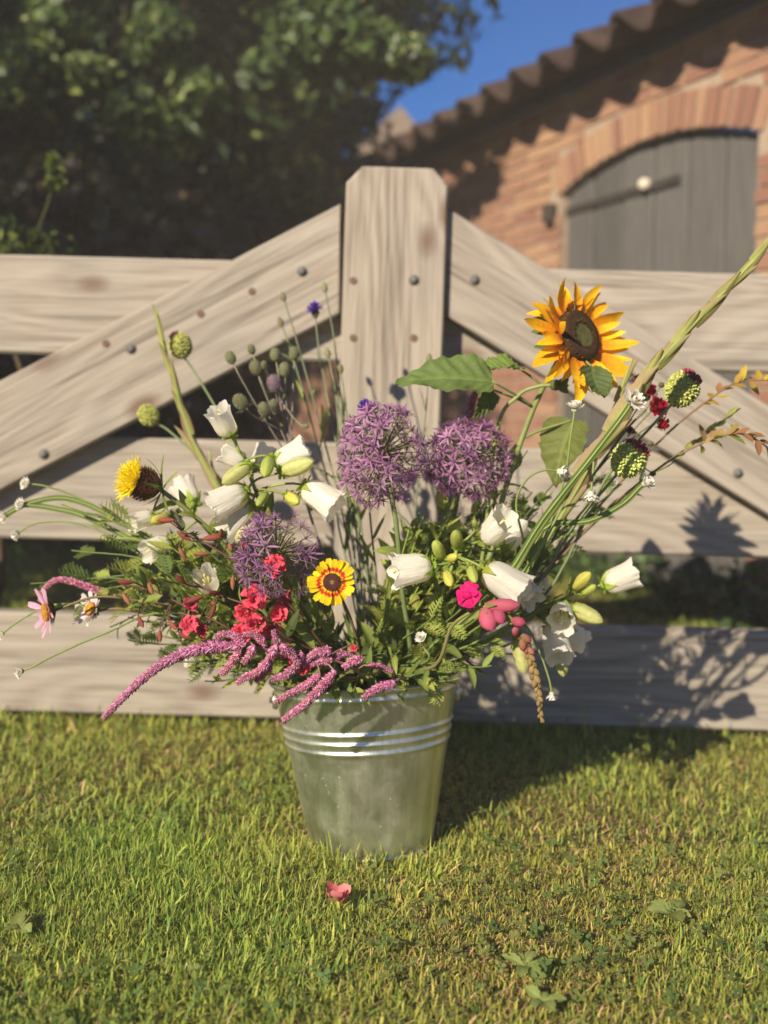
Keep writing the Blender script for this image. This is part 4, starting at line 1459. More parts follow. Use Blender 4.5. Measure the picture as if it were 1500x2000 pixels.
# ------------------------------------------------------------------ yellow knapweed
def knapweed():
    Y = 1.60
    p0, d, l = dirpx((312, 955), (240, 925), Y, 0.072)
    path = stem_to(p0, d, [at(560, 1260, 1.66), at(450, 1080, 1.63), at(370, 1000, 1.61)])
    th = thing('yellow_knapweed', 'yellow thistle-like knapweed with a scaly brown head at the left', 'knapweed', path[0])
    add_stem(th, path, 0.004, 0.0036, (0.14, 0.19, 0.05), (0.2, 0.24, 0.07))
    M0 = frame(d, (0, -0.2, 1), p0)
    r_ = random.Random(5)
    g = G()
    g.add(lathe([(0, 0.006), (0.006, 0.016), (0.016, 0.0215), (0.030, 0.022), (0.040, 0.017), (0.044, 0.012)], 20, col=(0.11, 0.06, 0.025)), M0)
    for j in range(9):
        x = 0.002 + 0.0045 * j
        rr = [0.010, 0.016, 0.0195, 0.0215, 0.0225, 0.0225, 0.0215, 0.019, 0.016][j]
        m = 15
        for k in range(m):
            a = 2 * math.pi * (k + 0.5 * (j % 2)) / m
            cc = r_.choice([(0.34, 0.19, 0.08), (0.23, 0.115, 0.045), (0.42, 0.27, 0.13)])
            Mx = M0 @ frame((0.8, 0.42 * math.cos(a), 0.42 * math.sin(a)), (-0.4, math.cos(a), math.sin(a)), (x, rr * math.cos(a), rr * math.sin(a)))
            g.add(petal(0.010, 0.0085, 3, 2, lambda t: (0.7, 1, 0.9, 0.3)[int(t * 3)], 0.5, -0.3, cc), Mx)
    part('scaly_head', g, M_BEAD, th)
    g = G()
    for k in range(420):
        a = r_.uniform(0, 2 * math.pi); q = math.sqrt(r_.random())
        bas = Vector((0.040, 0.011 * q * math.cos(a), 0.011 * q * math.sin(a)))
        dd = unit((1.0 - 0.55 * q, 0.95 * q * math.cos(a) + r_.gauss(0, .1), 0.95 * q * math.sin(a) + r_.gauss(0, .1)))
        L = r_.uniform(0.020, 0.033)
        yc = r_.choice([(0.93, 0.80, 0.018), (0.88, 0.73, 0.016), (0.95, 0.85, 0.04)])
        P = [bas, bas + dd * L * 0.6, bas + dd * L + Vector((r_.gauss(0, .002), r_.gauss(0, .002), r_.gauss(0, .002)))]
        g.add(tube(P, [0.0006, 0.0007, 0.0005], 3, yc, False), M0)
    part('tuft', g, M_PETAL, th)
    for k in range(10):
        a = 2 * math.pi * k / 10 + .2
        d2 = M0.to_3x3() @ Vector((r_.uniform(0.1, 0.6), math.cos(a), math.sin(a)))
        put_leaf(th, LEAVES['strap'][(k % 3) * 2 + k % 2], p0 - d * 0.004, d2, M0.to_3x3() @ Vector((-1, 0, 0)), r_.uniform(0.045, 0.07))
    leaves_on(th, path, 0.55, 0.98, 14, 'lance', 0.062, (0, 1, 2), 0.6, 8)
knapweed()

# ------------------------------------------------------------------ painted daisy
def daisy(label, c, Y, n, R0, cols, way, seed, disc, npet=26, W=0.23, name='painted_daisy', rd=0.40, back=False, tilt=(-.25, .3), cat='daisy', group=None):
    r_ = random.Random(seed)
    n = unit(n)
    C = at(*c, Y)
    path = stem_to(C - n * 0.012, n * 0.6 + Vector((0, 0, 0.5)) if way is None else n, way)
    th = thing(name, label, cat, path[0], group)
    add_stem(th, path, 0.0026, 0.0022, (0.12, 0.14, 0.04), (0.16, 0.10, 0.05))
    M0 = frame(n, (0, 0, 1), C)
    g = G()
    g.add(lathe([(-0.006, R0 * rd * .8), (0.0, R0 * rd), (0.004, R0 * rd * .8), (0.005, R0 * rd * .4), (0.004, 0.0005)], 24, col=disc[0]), M0)
    ga = 2.39996
    m = 230
    for k in range(m):
        q = math.sqrt((k + .5) / m); a = ga * k
        cc = disc[1] if q > 0.22 else disc[2]
        V, Fc, Cc = octa((0, 0, 0), 1, tuple(np.array(cc) * r_.uniform(.8, 1.25)))
        g.add((V * np.array((0.0024, 0.0009, 0.0009)), Fc, Cc), M0 @ Matrix.Translation((0.0035 + 0.0015 * math.sin(q * 3), R0 * rd * .96 * q * math.cos(a), R0 * rd * .96 * q * math.sin(a))))
    part('disc', g, M_BEAD, th)
    g = G()
    g.add(ball((-0.007, 0, 0), (0.006, R0 * rd * .95, R0 * rd * .95), 12, 6, (0.10, 0.13, 0.035)), M0)
    for k in range(14):
        a = k * 2 * math.pi / 14
        g.add(petal(R0 * .35, R0 * .16, 3, 2, None, .3, .2, (0.13, 0.14, 0.04)), M0 @ frame((0.5, math.cos(a), math.sin(a)), (-1, 0, 0), (-0.009, R0 * .26 * math.cos(a), R0 * .26 * math.sin(a))))
    part('calyx', g, M_LEAF, th)
    protos = []
    for k in range(4):
        def pf(t):
            return max(0.25, min(1.0, 0.45 + 1.1 * t)) * (1 if t < 0.9 else 0.72)
        me = G().add(petal(1, W * r_.uniform(.9, 1.15), 14, 4, pf, r_.uniform(-.25, .25), 0.18, cols, 0.012, 9, k)).mesh('petal')
        me.materials.append(M_PETAL); protos.append(me)
    for k in range(npet):
        a = 2 * math.pi * (k + r_.uniform(-.25, .25)) / npet
        d = Vector((r_.uniform(*tilt), math.cos(a), math.sin(a)))
        Lp = R0 * (1 - rd * .8) * r_.uniform(0.9, 1.12)
        link('petal', protos[k % 4], None, th, M0 @ frame(d, (1, r_.uniform(-.2, .2), r_.uniform(-.2, .2)), (0.0015 * (k % 2) - 0.001, R0 * rd * .82 * math.cos(a), R0 * rd * .82 * math.sin(a)), Lp))
    return th, path
YEL, RED = np.array((0.90, 0.64, 0.01)), np.array((0.62, 0.05, 0.012))
def ring_col(t, s):
    j = 0.03 * math.sin(5 * s)
    return tuple(RED) if 0.20 + j < t < 0.44 + j else tuple(YEL * (0.95 if abs(s) < .3 else 1))
th_, pth = daisy('yellow daisy with a red ring around its dark centre, facing out above the bucket', (648, 1137), 1.53, (0.06, -0.97, 0.22), 0.0345, ring_col,
    [at(705, 1300, 1.62), at(690, 1225, 1.58), at(668, 1170, 1.555)], 4, [(0.10, 0.035, 0.03), (0.15, 0.055, 0.045), (0.45, 0.38, 0.12)], 21, 0.40)
leaves_on(th_, pth, 0.5, 0.85, 5, 'lance', 0.04, (0, 1), .8, 12)
def pink_col(t, s):
    return tuple(np.array((0.74, 0.44, 0.60)) * (0.85 + .2 * t)) if t > 0.14 else (0.55, 0.05, 0.04)
def white_col(t, s):
    return (0.80, 0.72, 0.72) if t > 0.2 else (0.55, 0.06, 0.05)
th_, pth = daisy('pale pink daisy seen from the side at the far left tip of the bouquet', (92, 1195), 1.64, (-0.80, -0.58, -0.10), 0.041, pink_col,
    [at(520, 1260, 1.69), at(330, 1190, 1.66), at(200, 1165, 1.65)], 6, [(0.30, 0.13, 0.02), (0.4, 0.2, 0.03), (0.5, 0.3, 0.05)], 20, 0.34, 'pink_daisy', 0.36, tilt=(-.05, .55))
leaves_on(th_, pth, 0.45, 0.95, 14, 'feather', 0.05, (0, 1), .8, 14)
th_, pth = daisy('small white daisy with a red eye tucked beside the pale pink daisy', (178, 1190), 1.68, (-0.5, -0.8, 0.35), 0.029, white_col,
    [at(520, 1270, 1.70), at(360, 1215, 1.69), at(240, 1190, 1.68)], 7, [(0.30, 0.13, 0.02), (0.4, 0.2, 0.03), (0.5, 0.3, 0.05)], 14, 0.40, 'white_daisy', 0.35, tilt=(0.1, .8))
leaves_on(th_, pth, 0.45, 0.95, 14, 'feather', 0.05, (0, 1), .8, 15)

# ------------------------------------------------------------------ drumstick alliums (green heads, wine-red tops)
def drumstick(label, c, Y, r, d, way, seed, topc=0.55, soft=False):
    r_ = random.Random(seed)
    d = unit(d)
    C = at(*c, Y)
    path = stem_to(C - d * r * 0.95, d, way)
    th = thing('drumstick_allium', label, 'drumstick allium', path[0], 'green drumstick alliums')
    add_stem(th, path, 0.0026, 0.0022, (0.13, 0.17, 0.07), (0.19, 0.23, 0.11))
    up = unit((0.55, -0.25, 0.8)) if d.x >= 0 else unit((-.5, -.1, .8))
    M0 = frame(d, (0, -1, 0), C)
    g = G()
    g.add(ball((0, 0, 0), (r * 1.02, r * .90, r * .90), 14, 9, (0.34, 0.38, 0.11)), M0)
    n = 300
    tip = M0.to_3x3().inverted() @ up
    for k in range(n):
        zz = 1 - 2 * (k + .5) / n
        q = math.sqrt(1 - zz * zz); a = 2.39996 * k
        dd = Vector((zz, q * math.cos(a), q * math.sin(a)))
        hot = dd.dot(tip) > 1 - topc * 0.5
        cc = np.array((0.26, 0.05, 0.065)) if hot else np.array((0.46, 0.50, 0.14))
        cc = cc * r_.uniform(.7, 1.3)
        dd = unit(dd + Vector((r_.gauss(0, .05), r_.gauss(0, .05), r_.gauss(0, .05))))
        b = r * r_.uniform(.97, 1.05) * (1.16 if hot else 1.02)
        Mx = M0 @ frame(dd, (0.3, 0.2, 1), (dd.x * b * 1.04, dd.y * b * .9, dd.z * b * .9))
        V, Fc, Cc = ball((0, 0, 0), (1, 1, 1), 6, 4, tuple(cc))
        s = r * 0.092
        g.add((V * np.array((s * 1.5, s, s)), Fc, Cc), Mx)
    part('flower_head', g, M_BEAD, th)
drumstick('green drumstick allium with a wine-red top, the higher one at the right near the sunflower', (1332, 760), 1.63, 0.026, (0.5, -0.1, 0.85), [at(1050, 1180, 1.68), at(1180, 940, 1.65), at(1275, 830, 1.635)], 1)
drumstick('green drumstick allium with a wine-red top, the lower one at the right amid white everlastings', (1228, 897), 1.62, 0.0265, (0.55, -0.1, 0.8), [at(1000, 1200, 1.67), at(1120, 1030, 1.65), at(1185, 950, 1.63)], 2)
drumstick('green drumstick allium with a red tip, blurred before the left brace of the gate', (352, 675), 1.98, 0.0225, (-0.3, 0.1, 0.9), [at(610, 1180, 1.88), at(450, 850, 1.96), at(385, 735, 1.98)], 3, 0.22)
drumstick('plain green drumstick allium, small and blurred at the left beside the thin gladiolus spike', (290, 811), 1.98, 0.0195, (-0.6, 0, 0.7), [at(590, 1190, 1.88), at(450, 960, 1.95), at(340, 850, 1.98)], 4, 0.0)

# ------------------------------------------------------------------ gladiolus spikes
def gladiolus(label, way, nb, t0, bl, seed, r0=0.0062, r1=0.0026, pal=None, flatten=(0, -1, 0)):
    pts = [at(*q) for q in way]
    path = stem_to(pts[-1], pts[-1] - pts[-2], pts[:-1])
    th = thing('gladiolus_spike', label, 'gladiolus', path[0])
    add_stem(th, path, r0, r1, (0.17, 0.22, 0.06), (0.30, 0.36, 0.10))
    r_ = random.Random(seed)
    for k in range(nb):
        t = t0 + (0.985 - t0) * k / nb
        p, tg = along(path, t)
        side = tg.cross(Vector((0, 1, 0))).normalized() * (1 if k % 2 else -1)
        L = bl * (1 - 0.45 * k / nb) * r_.uniform(.9, 1.1)
        g = G()
        cA, cB = np.array((0.40, 0.47, 0.11)), np.array((0.36, 0.235, 0.15))
        def cf(t_, s, cA=cA, cB=cB):
            m = min(1, max(0, (abs(s) * .85 + t_ * .5 - .30 + (.35 if k < 3 else 0))))
            return tuple(cA * (1 - m) + cB * m)
        rr = r0 + (r1 - r0) * t
        pf = lambda q: max(.04, math.sin(math.pi * (0.22 + .78 * q)) ** .7)
        out = 0.015 if k % 4 else 0.09
        Mx = frame(unit(tg + side * out), side * 0.45 + Vector((0, -0.9, 0)), p + side * rr * 0.12 + Vector((0, -rr * .25, 0)), 1)
        gg = petal(L * 1.25, 4.9 * r0 * (1 - .55 * k / nb), 12, 6, pf, 0.12, -0.95, cf)
        g.add(gg, Mx)
        part('bract', g, M_LEAF, th)
    return th
gladiolus('tall green gladiolus spike in tight bud, slanting up to the right past the sunflower',
    [(960, 1180, 1.62), (1050, 1040, 1.59), (1165, 880, 1.56), (1265, 735, 1.54), (1375, 612, 1.52), (1480, 500, 1.50), (1560, 405, 1.49)], 12, 0.60, 0.105, 1, 0.0056)
gladiolus('slender green gladiolus spike, upright and blurred before the left brace',
    [(600, 1200, 1.84), (440, 975, 1.90), (385, 880, 1.92), (345, 770, 1.93), (318, 670, 1.94), (304, 600, 1.94)], 8, 0.62, 0.10, 2, 0.0042, 0.0014)
gladiolus('short green-brown gladiolus shoot standing behind the tall slanting spike',
    [(985, 1170, 1.70), (1110, 985, 1.68), (1180, 850, 1.66), (1222, 735, 1.66), (1236, 700, 1.66)], 5, 0.66, 0.10, 3, 0.0045, 0.0014)
gladiolus('blunt brown-green gladiolus blade leaning in front of the left gate rail',
    [(610, 1200, 1.86), (480, 1030, 1.92), (425, 940, 1.93), (408, 880, 1.94)], 3, 0.7, 0.06, 4, 0.005, 0.002)

# ------------------------------------------------------------------ crimson scabious
def pompom(th, C, n, r, c, seed, npt=60, name='blossom', depth=0.6):
    r_ = random.Random(seed)
    M0 = frame(n, (0.1, 0, 1), C)
    g = G()
    g.add(ball((-r * .25, 0, 0), (r * .45, r * .5, r * .5), 8, 5, (0.10, 0.12, 0.035)), M0)
    for k in range(npt):
        q = math.sqrt((k + .5) / npt); a = 2.39996 * k
        d = Vector((1.05 - q, q * math.cos(a), q * math.sin(a))) + Vector((r_.gauss(0, .1), r_.gauss(0, .1), r_.gauss(0, .1)))
        cc = np.array(c) * r_.uniform(.7, 1.25)
        g.add(petal(r * r_.uniform(.85, 1.1), r * .36, 4, 2, lambda t: (0.25, .5, .85, 1, .7)[int(t * 4)], r_.uniform(-.6, .6), .3, tuple(cc), .08, 8, k), M0 @ frame(d, (1, 0, 0), (0, 0, 0)))
    return part(name, g, M_PETAL, th)
CRIM = (0.42, 0.012, 0.045)
w0 = [at(1000, 1180, 1.70), at(1110, 1000, 1.70), at(1215, 850, 1.70)]
path = stem_to(at(1262, 800, 1.70), (0.5, 0, .5), w0)
scab = thing('crimson_scabious', 'crimson scabious with several round heads behind the higher drumstick allium', 'scabious', path[0])
add_stem(scab, path, 0.0028, 0.002, (0.11, 0.14, 0.05), (0.13, 0.15, 0.06))
for i, (c, y, r, n) in enumerate([((1283, 796), 1.68, .019, (.5, -.8, .3)), ((1292, 826), 1.69, .013, (.6, -.5, -.5)), ((1262, 768), 1.72, .020, (.2, -.3, .9)), ((1250, 745), 1.72, .012, (0, -.6, .8)), ((1231, 842), 1.70, .008, (.4, -.7, .4))]):
    C = at(*c, y)
    q, _ = along(path, 0.84 + 0.03 * i)
    add_stem(scab, hermite(q, (C - q) * .5 + Vector((0, 0, .01)), C - unit(n) * .006, Vector(n) * .02, 6), .0014, .0012, (0.13, 0.15, 0.06), name='stalk')
    pompom(scab, C, unit(n), r, CRIM, i, 70)
leaves_on(scab, path, .5, .95, 12, 'feather', .05, (0, 2), .7, 31)
# small round buds on the scabious
for i, c in enumerate([(1292, 752), (1270, 866), (1210, 878), (1244, 920), (1275, 925)]):
    C = at(*c, 1.70)
    q = min(path, key=lambda s: (s - C).length)
    add_stem(scab, hermite(q, (C - q) * .6, C, (C - q) * .6, 5), .0011, .001, (0.13, 0.15, 0.06), name='stalk')
    g = G(); g.add(ball(C, (.0055, .0055, .0048), 8, 6, (0.10, 0.10, 0.045)))
    part('bud', g, M_BEAD, scab)

# ------------------------------------------------------------------ drooping pink snapdragon
sn = [(880, 1228, 1.56), (912, 1200, 1.54), (948, 1184, 1.53), (985, 1195, 1.52), (1010, 1225, 1.52), (1030, 1268, 1.52), (1044, 1318, 1.52), (1053, 1368, 1.52), (1057, 1412, 1.52)]
pts = [at(*q) for q in sn]
path = stem_to(pts[-1], pts[-1] - pts[-2], [at(850, 1300, 1.60)] + pts[:-1])
snap = thing('pink_snapdragon', 'drooping pink snapdragon spike with a tip of brown buds, right of the bucket rim', 'snapdragon', path[0])
add_stem(snap, path, 0.0036, 0.0012, (0.24, 0.20, 0.09), (0.24, 0.28, 0.07))
spike = catmull(pts, 5)
r_ = random.Random(8)
MAG, PNK, BUDC = np.array((0.70, 0.01, 0.17)), np.array((0.50, 0.12, 0.17)), np.array((0.30, 0.22, 0.085))
def snapbud(p, d, L, W, c, nm='bud', c2=None):
    c = np.array(c); c2 = c if c2 is None else np.array(c2)
    g = G()
    M0 = frame(d, (0, -1, 0.3), p)
    g.add(lathe([(0, W * .25), (L * .18, W * .42), (L * .45, W * .5), (L * .72, W * .46), (L * .9, W * .28), (L, .0003)], 12, lambda t, a: (0, 1 + .12 * math.sin(2 * a + 3 * t)), lambda t, a: tuple(c * (1 - t) + c2 * t)), M0)
    for k in range(4):
        a = k * 1.57
        g.add(petal(L * .4, W * .5, 3, 2, lambda t: 1 - t * .8, .2, .3, (0.22, 0.24, 0.07)), M0 @ frame((1, .4 * math.cos(a), .4 * math.sin(a)), (-.4, math.cos(a), math.sin(a)), (0, W * .2 * math.cos(a), W * .2 * math.sin(a))))
    return part(nm, g, M_PETAL, snap)
# open flower
C = at(915, 1160, 1.525)
g = G()
M0 = frame((-0.45, -0.75, 0.45), (0, 0, 1), C)
for k, (a, L, W, el) in enumerate([(1.3, .019, .026, .55), (2.0, .018, .024, .5), (-.4, .020, .025, .3), (-1.57, .021, .027, .2), (-2.7, .021, .026, .3), (0.4, .017, .02, .9)]):
    g.add(petal(L, W, 6, 4, lambda t: (0.35 + .8 * t) if t < .8 else 1.0 - (t - .8) * 1.6, -.9, .2, tuple(MAG * (0.85 + .15 * k % .4)), .07, 9, k), M0 @ frame((el, math.cos(a), math.sin(a)), (1, 0, 0), (0, 0, 0)))
g.add(ball((0.002, 0, -.003), (.009, .009, .007), 8, 6, tuple(MAG * 1.05)), M0)
base = at(918, 1192, 1.535)
g.add(tube([base, base.lerp(C, .5), C], [.005, .007, .009], 9, lambda t: tuple(PNK * (1 - t) + MAG * t)))
part('open_flower', g, M_PETAL, snap)
for (a, b, L, W, c, c2) in [((948, 1184), (1013, 1178), .052, .019, PNK, (0.5, .10, .16)), ((945, 1190), (958, 1226), .036, .024, PNK, (.55, .10, .20)), ((968, 1188), (978, 1212), .03, .018, PNK, (.5, .08, .16)),
        ((1000, 1212), (1024, 1214), .022, .014, PNK, (.5, .05, .12)), ((1008, 1240), (1004, 1222), .02, .011, PNK, PNK)]:
    p, d, l = dirpx(a, b, 1.52, L)
    snapbud(p, d, l, W, c, 'bud', c2)
m = 26
for k in range(m):
    t = 0.50 + 0.49 * k / m
    p, tg = along(spike, t)
    side = tg.cross(Vector((0, 1, 0))).normalized() * (1 if k % 2 else -1)
    d = unit(tg * 1.0 + side * .62 + Vector((0, -0.45 if k % 3 else .4, 0)))
    s = 1 - .55 * k / m
    tip = (0.46, .08, .12) if k < 6 else (.34, .18, .09)
    s *= r_.uniform(.75, 1.05)
    snapbud(p, unit(d + tg * r_.uniform(0, .8)), .019 * s, .0112 * s, BUDC * r_.uniform(.8, 1.3) + np.array((0, .03 * (k / m), 0)), 'bud', tip)
leaves_on(snap, path, .35, .52, 9, 'lance', .035, (0, 1), .9, 33)

# ------------------------------------------------------------------ white everlastings
def everl_mesh(seed, disc=True):
    r_ = random.Random(seed)
    g = G()
    for ring, (m, L, el) in enumerate(((15, 1.0, .35), (13, .85, .75), (11, .62, 1.2))):
        for k in range(m):
            a = 2 * math.pi * (k + .4 * ring) / m + r_.uniform(-.1, .1)
            g.add(petal(L, .42, 4, 2, lambda t: max(.1, math.sin(math.pi * (.2 + .75 * t)) ** .7), r_.uniform(.2, .9), .35, tuple(np.array((.90, .88, .81)) * r_.uniform(.92, 1.03)), .04, 9, k),
                  frame((math.sin(el), math.cos(el) * math.cos(a), math.cos(el) * math.sin(a)), (1, 0, 0), (.1 * ring - .2, .12 * math.cos(a), .12 * math.sin(a))))
    if disc:
        for k in range(40):
            q = math.sqrt((k + .5) / 40); a = 2.4 * k
            V, Fc, C = octa((0, 0, 0), 1, (.75, .48, .02))
            g.add((V * np.array((.16, .06, .06)), Fc, C), Matrix.Translation((.28, .36 * q * math.cos(a), .36 * q * math.sin(a))))
    g.add(ball((-.22, 0, 0), (.28, .35, .35), 8, 6, (.72, .71, .56)))
    me = g.mesh('flower_head'); me.materials.append(M_WHITE)
    return me
EV = [everl_mesh(1, True), everl_mesh(2, False), everl_mesh(3, False)]
def everlasting(label, c, Y, d, way, kind, r=.0125, wing=False, cst=(0.17, 0.23, 0.06)):
    C = at(*c, Y)
    path = stem_to(C, d, [at(*q) for q in way])
    th = thing('white_everlasting', label, 'everlasting flower', path[0], 'white everlasting flowers')
    add_stem(th, path, .0022, .0016, cst, (.22, .27, .08))
    if wing:
        g = G()
        for sd in (-1, 1):
            V, Fc = [], []
            sub = path[10:]
            for i, p in enumerate(sub):
                tg = unit(sub[min(i + 1, len(sub) - 1)] - sub[max(i - 1, 0)])
                s = tg.cross(Vector((0, 1, 0))).normalized() * sd
                V += [tuple(p), tuple(p + s * .0048)]
            Fc = [(2 * i, 2 * i + 2, 2 * i + 3, 2 * i + 1) for i in range(len(sub) - 1)]
            g.add(geo(V, Fc, (.15, .22, .055)))
        part('stem_wing', g, M_LEAF, th)
    link('flower_head', EV[kind], None, th, frame(d, (0, -.3, 1), C, r * 1.28))
    return th, path
everlasting('round white everlasting bud on a thin stem just under the sunflower', (1123, 796), 1.60, unit((0, -.3, 1)), [(1020, 1120, 1.64), (1095, 960, 1.61), (1115, 850, 1.60)], 1, .0125)
everlasting('open white everlasting with a yellow centre on the winged stem at the right', (1236, 783), 1.52, unit((.35, -.8, .5)), [(960, 1160, 1.58), (1060, 1015, 1.55), (1150, 900, 1.53), (1215, 815, 1.52)], 0, .0155, True)
everlasting('white everlasting at the end of a stem curling over to the right', (1096, 922), 1.58, unit((1, -.5, -.15)), [(1020, 1180, 1.62), (1025, 1075, 1.60), (1008, 985, 1.59), (1030, 935, 1.585), (1065, 918, 1.58)], 2, .012)
everlasting('white everlasting nodding straight down on its own short stalk', (1154, 968), 1.56, unit((0, -.45, -1)), [(1010, 1130, 1.60), (1100, 985, 1.58), (1150, 885, 1.57), (1159, 900, 1.565), (1156, 945, 1.56)], 2, .012)
everlasting('blurred white everlasting right under the lower drumstick allium', (1188, 943), 1.72, unit((.3, -.6, .6)), [(1010, 1170, 1.72), (1120, 1020, 1.72), (1170, 965, 1.72)], 1, .012)
everlasting('white everlasting farthest to the right, on a long low curving stem', (1262, 943), 1.60, unit((.6, -.5, .5)), [(1000, 1170, 1.62), (1060, 1035, 1.61), (1150, 1018, 1.60), (1215, 985, 1.60), (1248, 953, 1.60)], 1, .0125, True)
everlasting('small white everlasting hanging low at the right beside the drooping snapdragon', (1078, 1358), 1.60, unit((.1, -.3, -1)), [(940, 1250, 1.62), (1015, 1215, 1.60), (1050, 1265, 1.60), (1072, 1325, 1.60)], 1, .0095)
everlasting('tiny white everlasting low in the middle above the zinc rim', (823, 1246), 1.60, unit((-.3, -.7, .5)), [(835, 1290, 1.62), (828, 1265, 1.61)], 1, .0085)
for i, (c, way, kd, r) in enumerate([
        ((42, 985), [(540, 1250, 1.70), (340, 1105, 1.74), (180, 1015, 1.78), (100, 992, 1.79)], 1, .011),
        ((32, 1042), [(540, 1260, 1.70), (330, 1120, 1.74), (180, 1030, 1.78), (80, 1020, 1.79)], 2, .010),
        ((8, 1008), [(545, 1250, 1.70), (300, 1060, 1.74), (150, 978, 1.78), (60, 982, 1.79)], 2, .010),
        ((52, 945), [(545, 1240, 1.72), (300, 1055, 1.76), (160, 975, 1.80), (90, 950, 1.80)], 1, .011),
        ((40, 1312), [(520, 1275, 1.70), (330, 1198, 1.68), (210, 1235, 1.66), (110, 1278, 1.65), (68, 1300, 1.64)], 1, .0095),
        ((3, 1238), [(520, 1270, 1.70), (300, 1200, 1.70), (120, 1180, 1.70), (50, 1205, 1.70)], 1, .008)]):
    d = at(*c, 1.7) - at(*way[-1][:2], 1.7)
    lb = ['white everlasting bud upper of the pair at the left edge before the middle rail', 'white everlasting bud on the lowest of the long stems before the middle left rail',
          'white everlasting bud cut by the left edge of the photo', 'single white everlasting under the left brace, highest of the left stems',
          'yellowish everlasting bud on a thin stem drooping below the pale pink daisy', 'small everlasting bud at the left edge beside the pale pink daisy'][i]
    t_, p_ = everlasting(lb, c, way[-1][2], unit(unit(d) + Vector((.2, -.8, .25))), way, kd, r, i in (0, 2), (0.13, 0.20, 0.05))
    if i < 4:
        leaves_on(t_, p_, .4, .7, 6, 'strap', .07, (1, 2), .45, 60 + i)

# ------------------------------------------------------------------ red clarkia with red buds
def ruffle(th, C, n, r, c, seed, m=18):
    r_ = random.Random(seed)
    g = G()
    M0 = frame(n, (r_.uniform(-1, 1), 0, 1), C)
    for k in range(m):
        a = 2.39996 * k
        el = 0.1 + 1.1 * (k / m)
        cc = np.array(c) * r_.uniform(.8, 1.2)
        g.add(petal(r * r_.uniform(.85, 1.1), r * r_.uniform(.5, .8), 8, 6, lambda t: max(.12, (t + .05) ** .9) * (1 + .12 * math.sin(25 * t)) * (1 if t < .95 else .8), r_.uniform(-.9, .7), r_.uniform(-.6, .6),
                    lambda t, s: tuple(cc * (0.75 + .35 * t)), .20, 14, seed * 20 + k), M0 @ frame((math.sin(el), math.cos(el) * math.cos(a), math.cos(el) * math.sin(a)), (1, 0, 0), (0, 0, 0)))
    return part('blossom', g, M_PETAL, th)
CORAL = (0.76, 0.095, 0.155)
def redbud(th, a, b, Y, q, L=None, c=(0.34, 0.075, 0.06)):
    p, d, l = dirpx(a, b, Y, L)
    r_ = random.Random(int(a[0] * 7 + a[1]))
    c = np.array(c) * r_.uniform(.8, 1.3)
    g = G()
    W = l * .32
    g.add(lathe([(0, W * .22), (l * .2, W * .42), (l * .5, W * .52), (l * .8, W * .36), (l, .0003)], 10, None, lambda t, a_: tuple(c * (1.1 - .3 * t) * (1 if math.sin(4 * a_) > 0 else .9))), frame(d, (0, 0, 1), p))
    part('bud', g, M_PETAL, th)
    s = min(q, key=lambda x: (x - (p - d * .012)).length)
    add_stem(th, hermite(s, (p - s) * .7, p, d * (p - s).length * .6, 5), .0011, .0010, BROWNST, name='stalk')
def clarkia(label, way, Y, blossoms, buds, nl, seed):
    pts = [at(*q) for q in way]
    path = stem_to(pts[-1], pts[-1] - pts[-2], pts[:-1])
    th = thing('red_clarkia', label, 'clarkia', path[0], 'red clarkia stems')
    add_stem(th, path, .0028, .0014, BROWNST, (0.10, 0.045, 0.035))
    tail = path[8:]
    for i, (c, y, r) in enumerate(blossoms):
        C = at(*c, y)
        s = min(tail, key=lambda x: (x - C).length)
        n = unit((sr_.uniform(-.4, .4), -1, sr_.uniform(-.2, .6)))
        add_stem(th, hermite(s, (C - s) * .7, C - n * .004, n * .03, 5), .0016, .0014, BROWNST, name='stalk')
        ruffle(th, C, n, r, tuple(np.array(CORAL) * sr_.uniform(.85, 1.15)), seed * 10 + i)
    for (a, b) in buds:
        redbud(th, a, b, Y - .01, tail, .024, (0.34, 0.085, 0.065) if sr_.random() < .7 else (.40, .17, .09))
    leaves_on(th, path, .45, .98, nl, 'lance', .045, (0, 3, 1), .9, seed + 40)
clarkia('red clarkia with its ruffled blossom in front of the half spent allium', [(640, 1270, 1.62), (580, 1195, 1.58), (500, 1125, 1.57), (420, 1072, 1.57), (365, 1042, 1.58), (330, 1018, 1.60)], 1.57,
    [((537, 1104), 1.535, .019), ((560, 1172), 1.60, .016)],
    [((398, 1052), (440, 1047), ), ((432, 1048), (436, 1030)), ((372, 1055), (345, 1038)), ((340, 1016), (305, 1016)), ((350, 1070), (365, 1096)), ((408, 1082), (380, 1080)), ((455, 1125), (457, 1150)), ((448, 1062), (456, 1072)), ((470, 1062), (488, 1066))], 13, 1)
clarkia('red clarkia with the largest cluster of ruffled blossoms left of the yellow daisy', [(640, 1285, 1.62), (560, 1245, 1.57), (500, 1190, 1.56), (450, 1170, 1.57), (400, 1150, 1.58), (362, 1138, 1.60)], 1.57,
    [((497, 1168), 1.545, .021), ((478, 1195), 1.56, .017), ((500, 1222), 1.55, .020), ((470, 1236), 1.56, .016), ((545, 1200), 1.57, .015), ((528, 1232), 1.58, .016)],
    [((362, 1140), (345, 1120)), ((420, 1180), (412, 1208)), ((395, 1165), (360, 1178)), ((430, 1160), (412, 1152))], 12, 2)
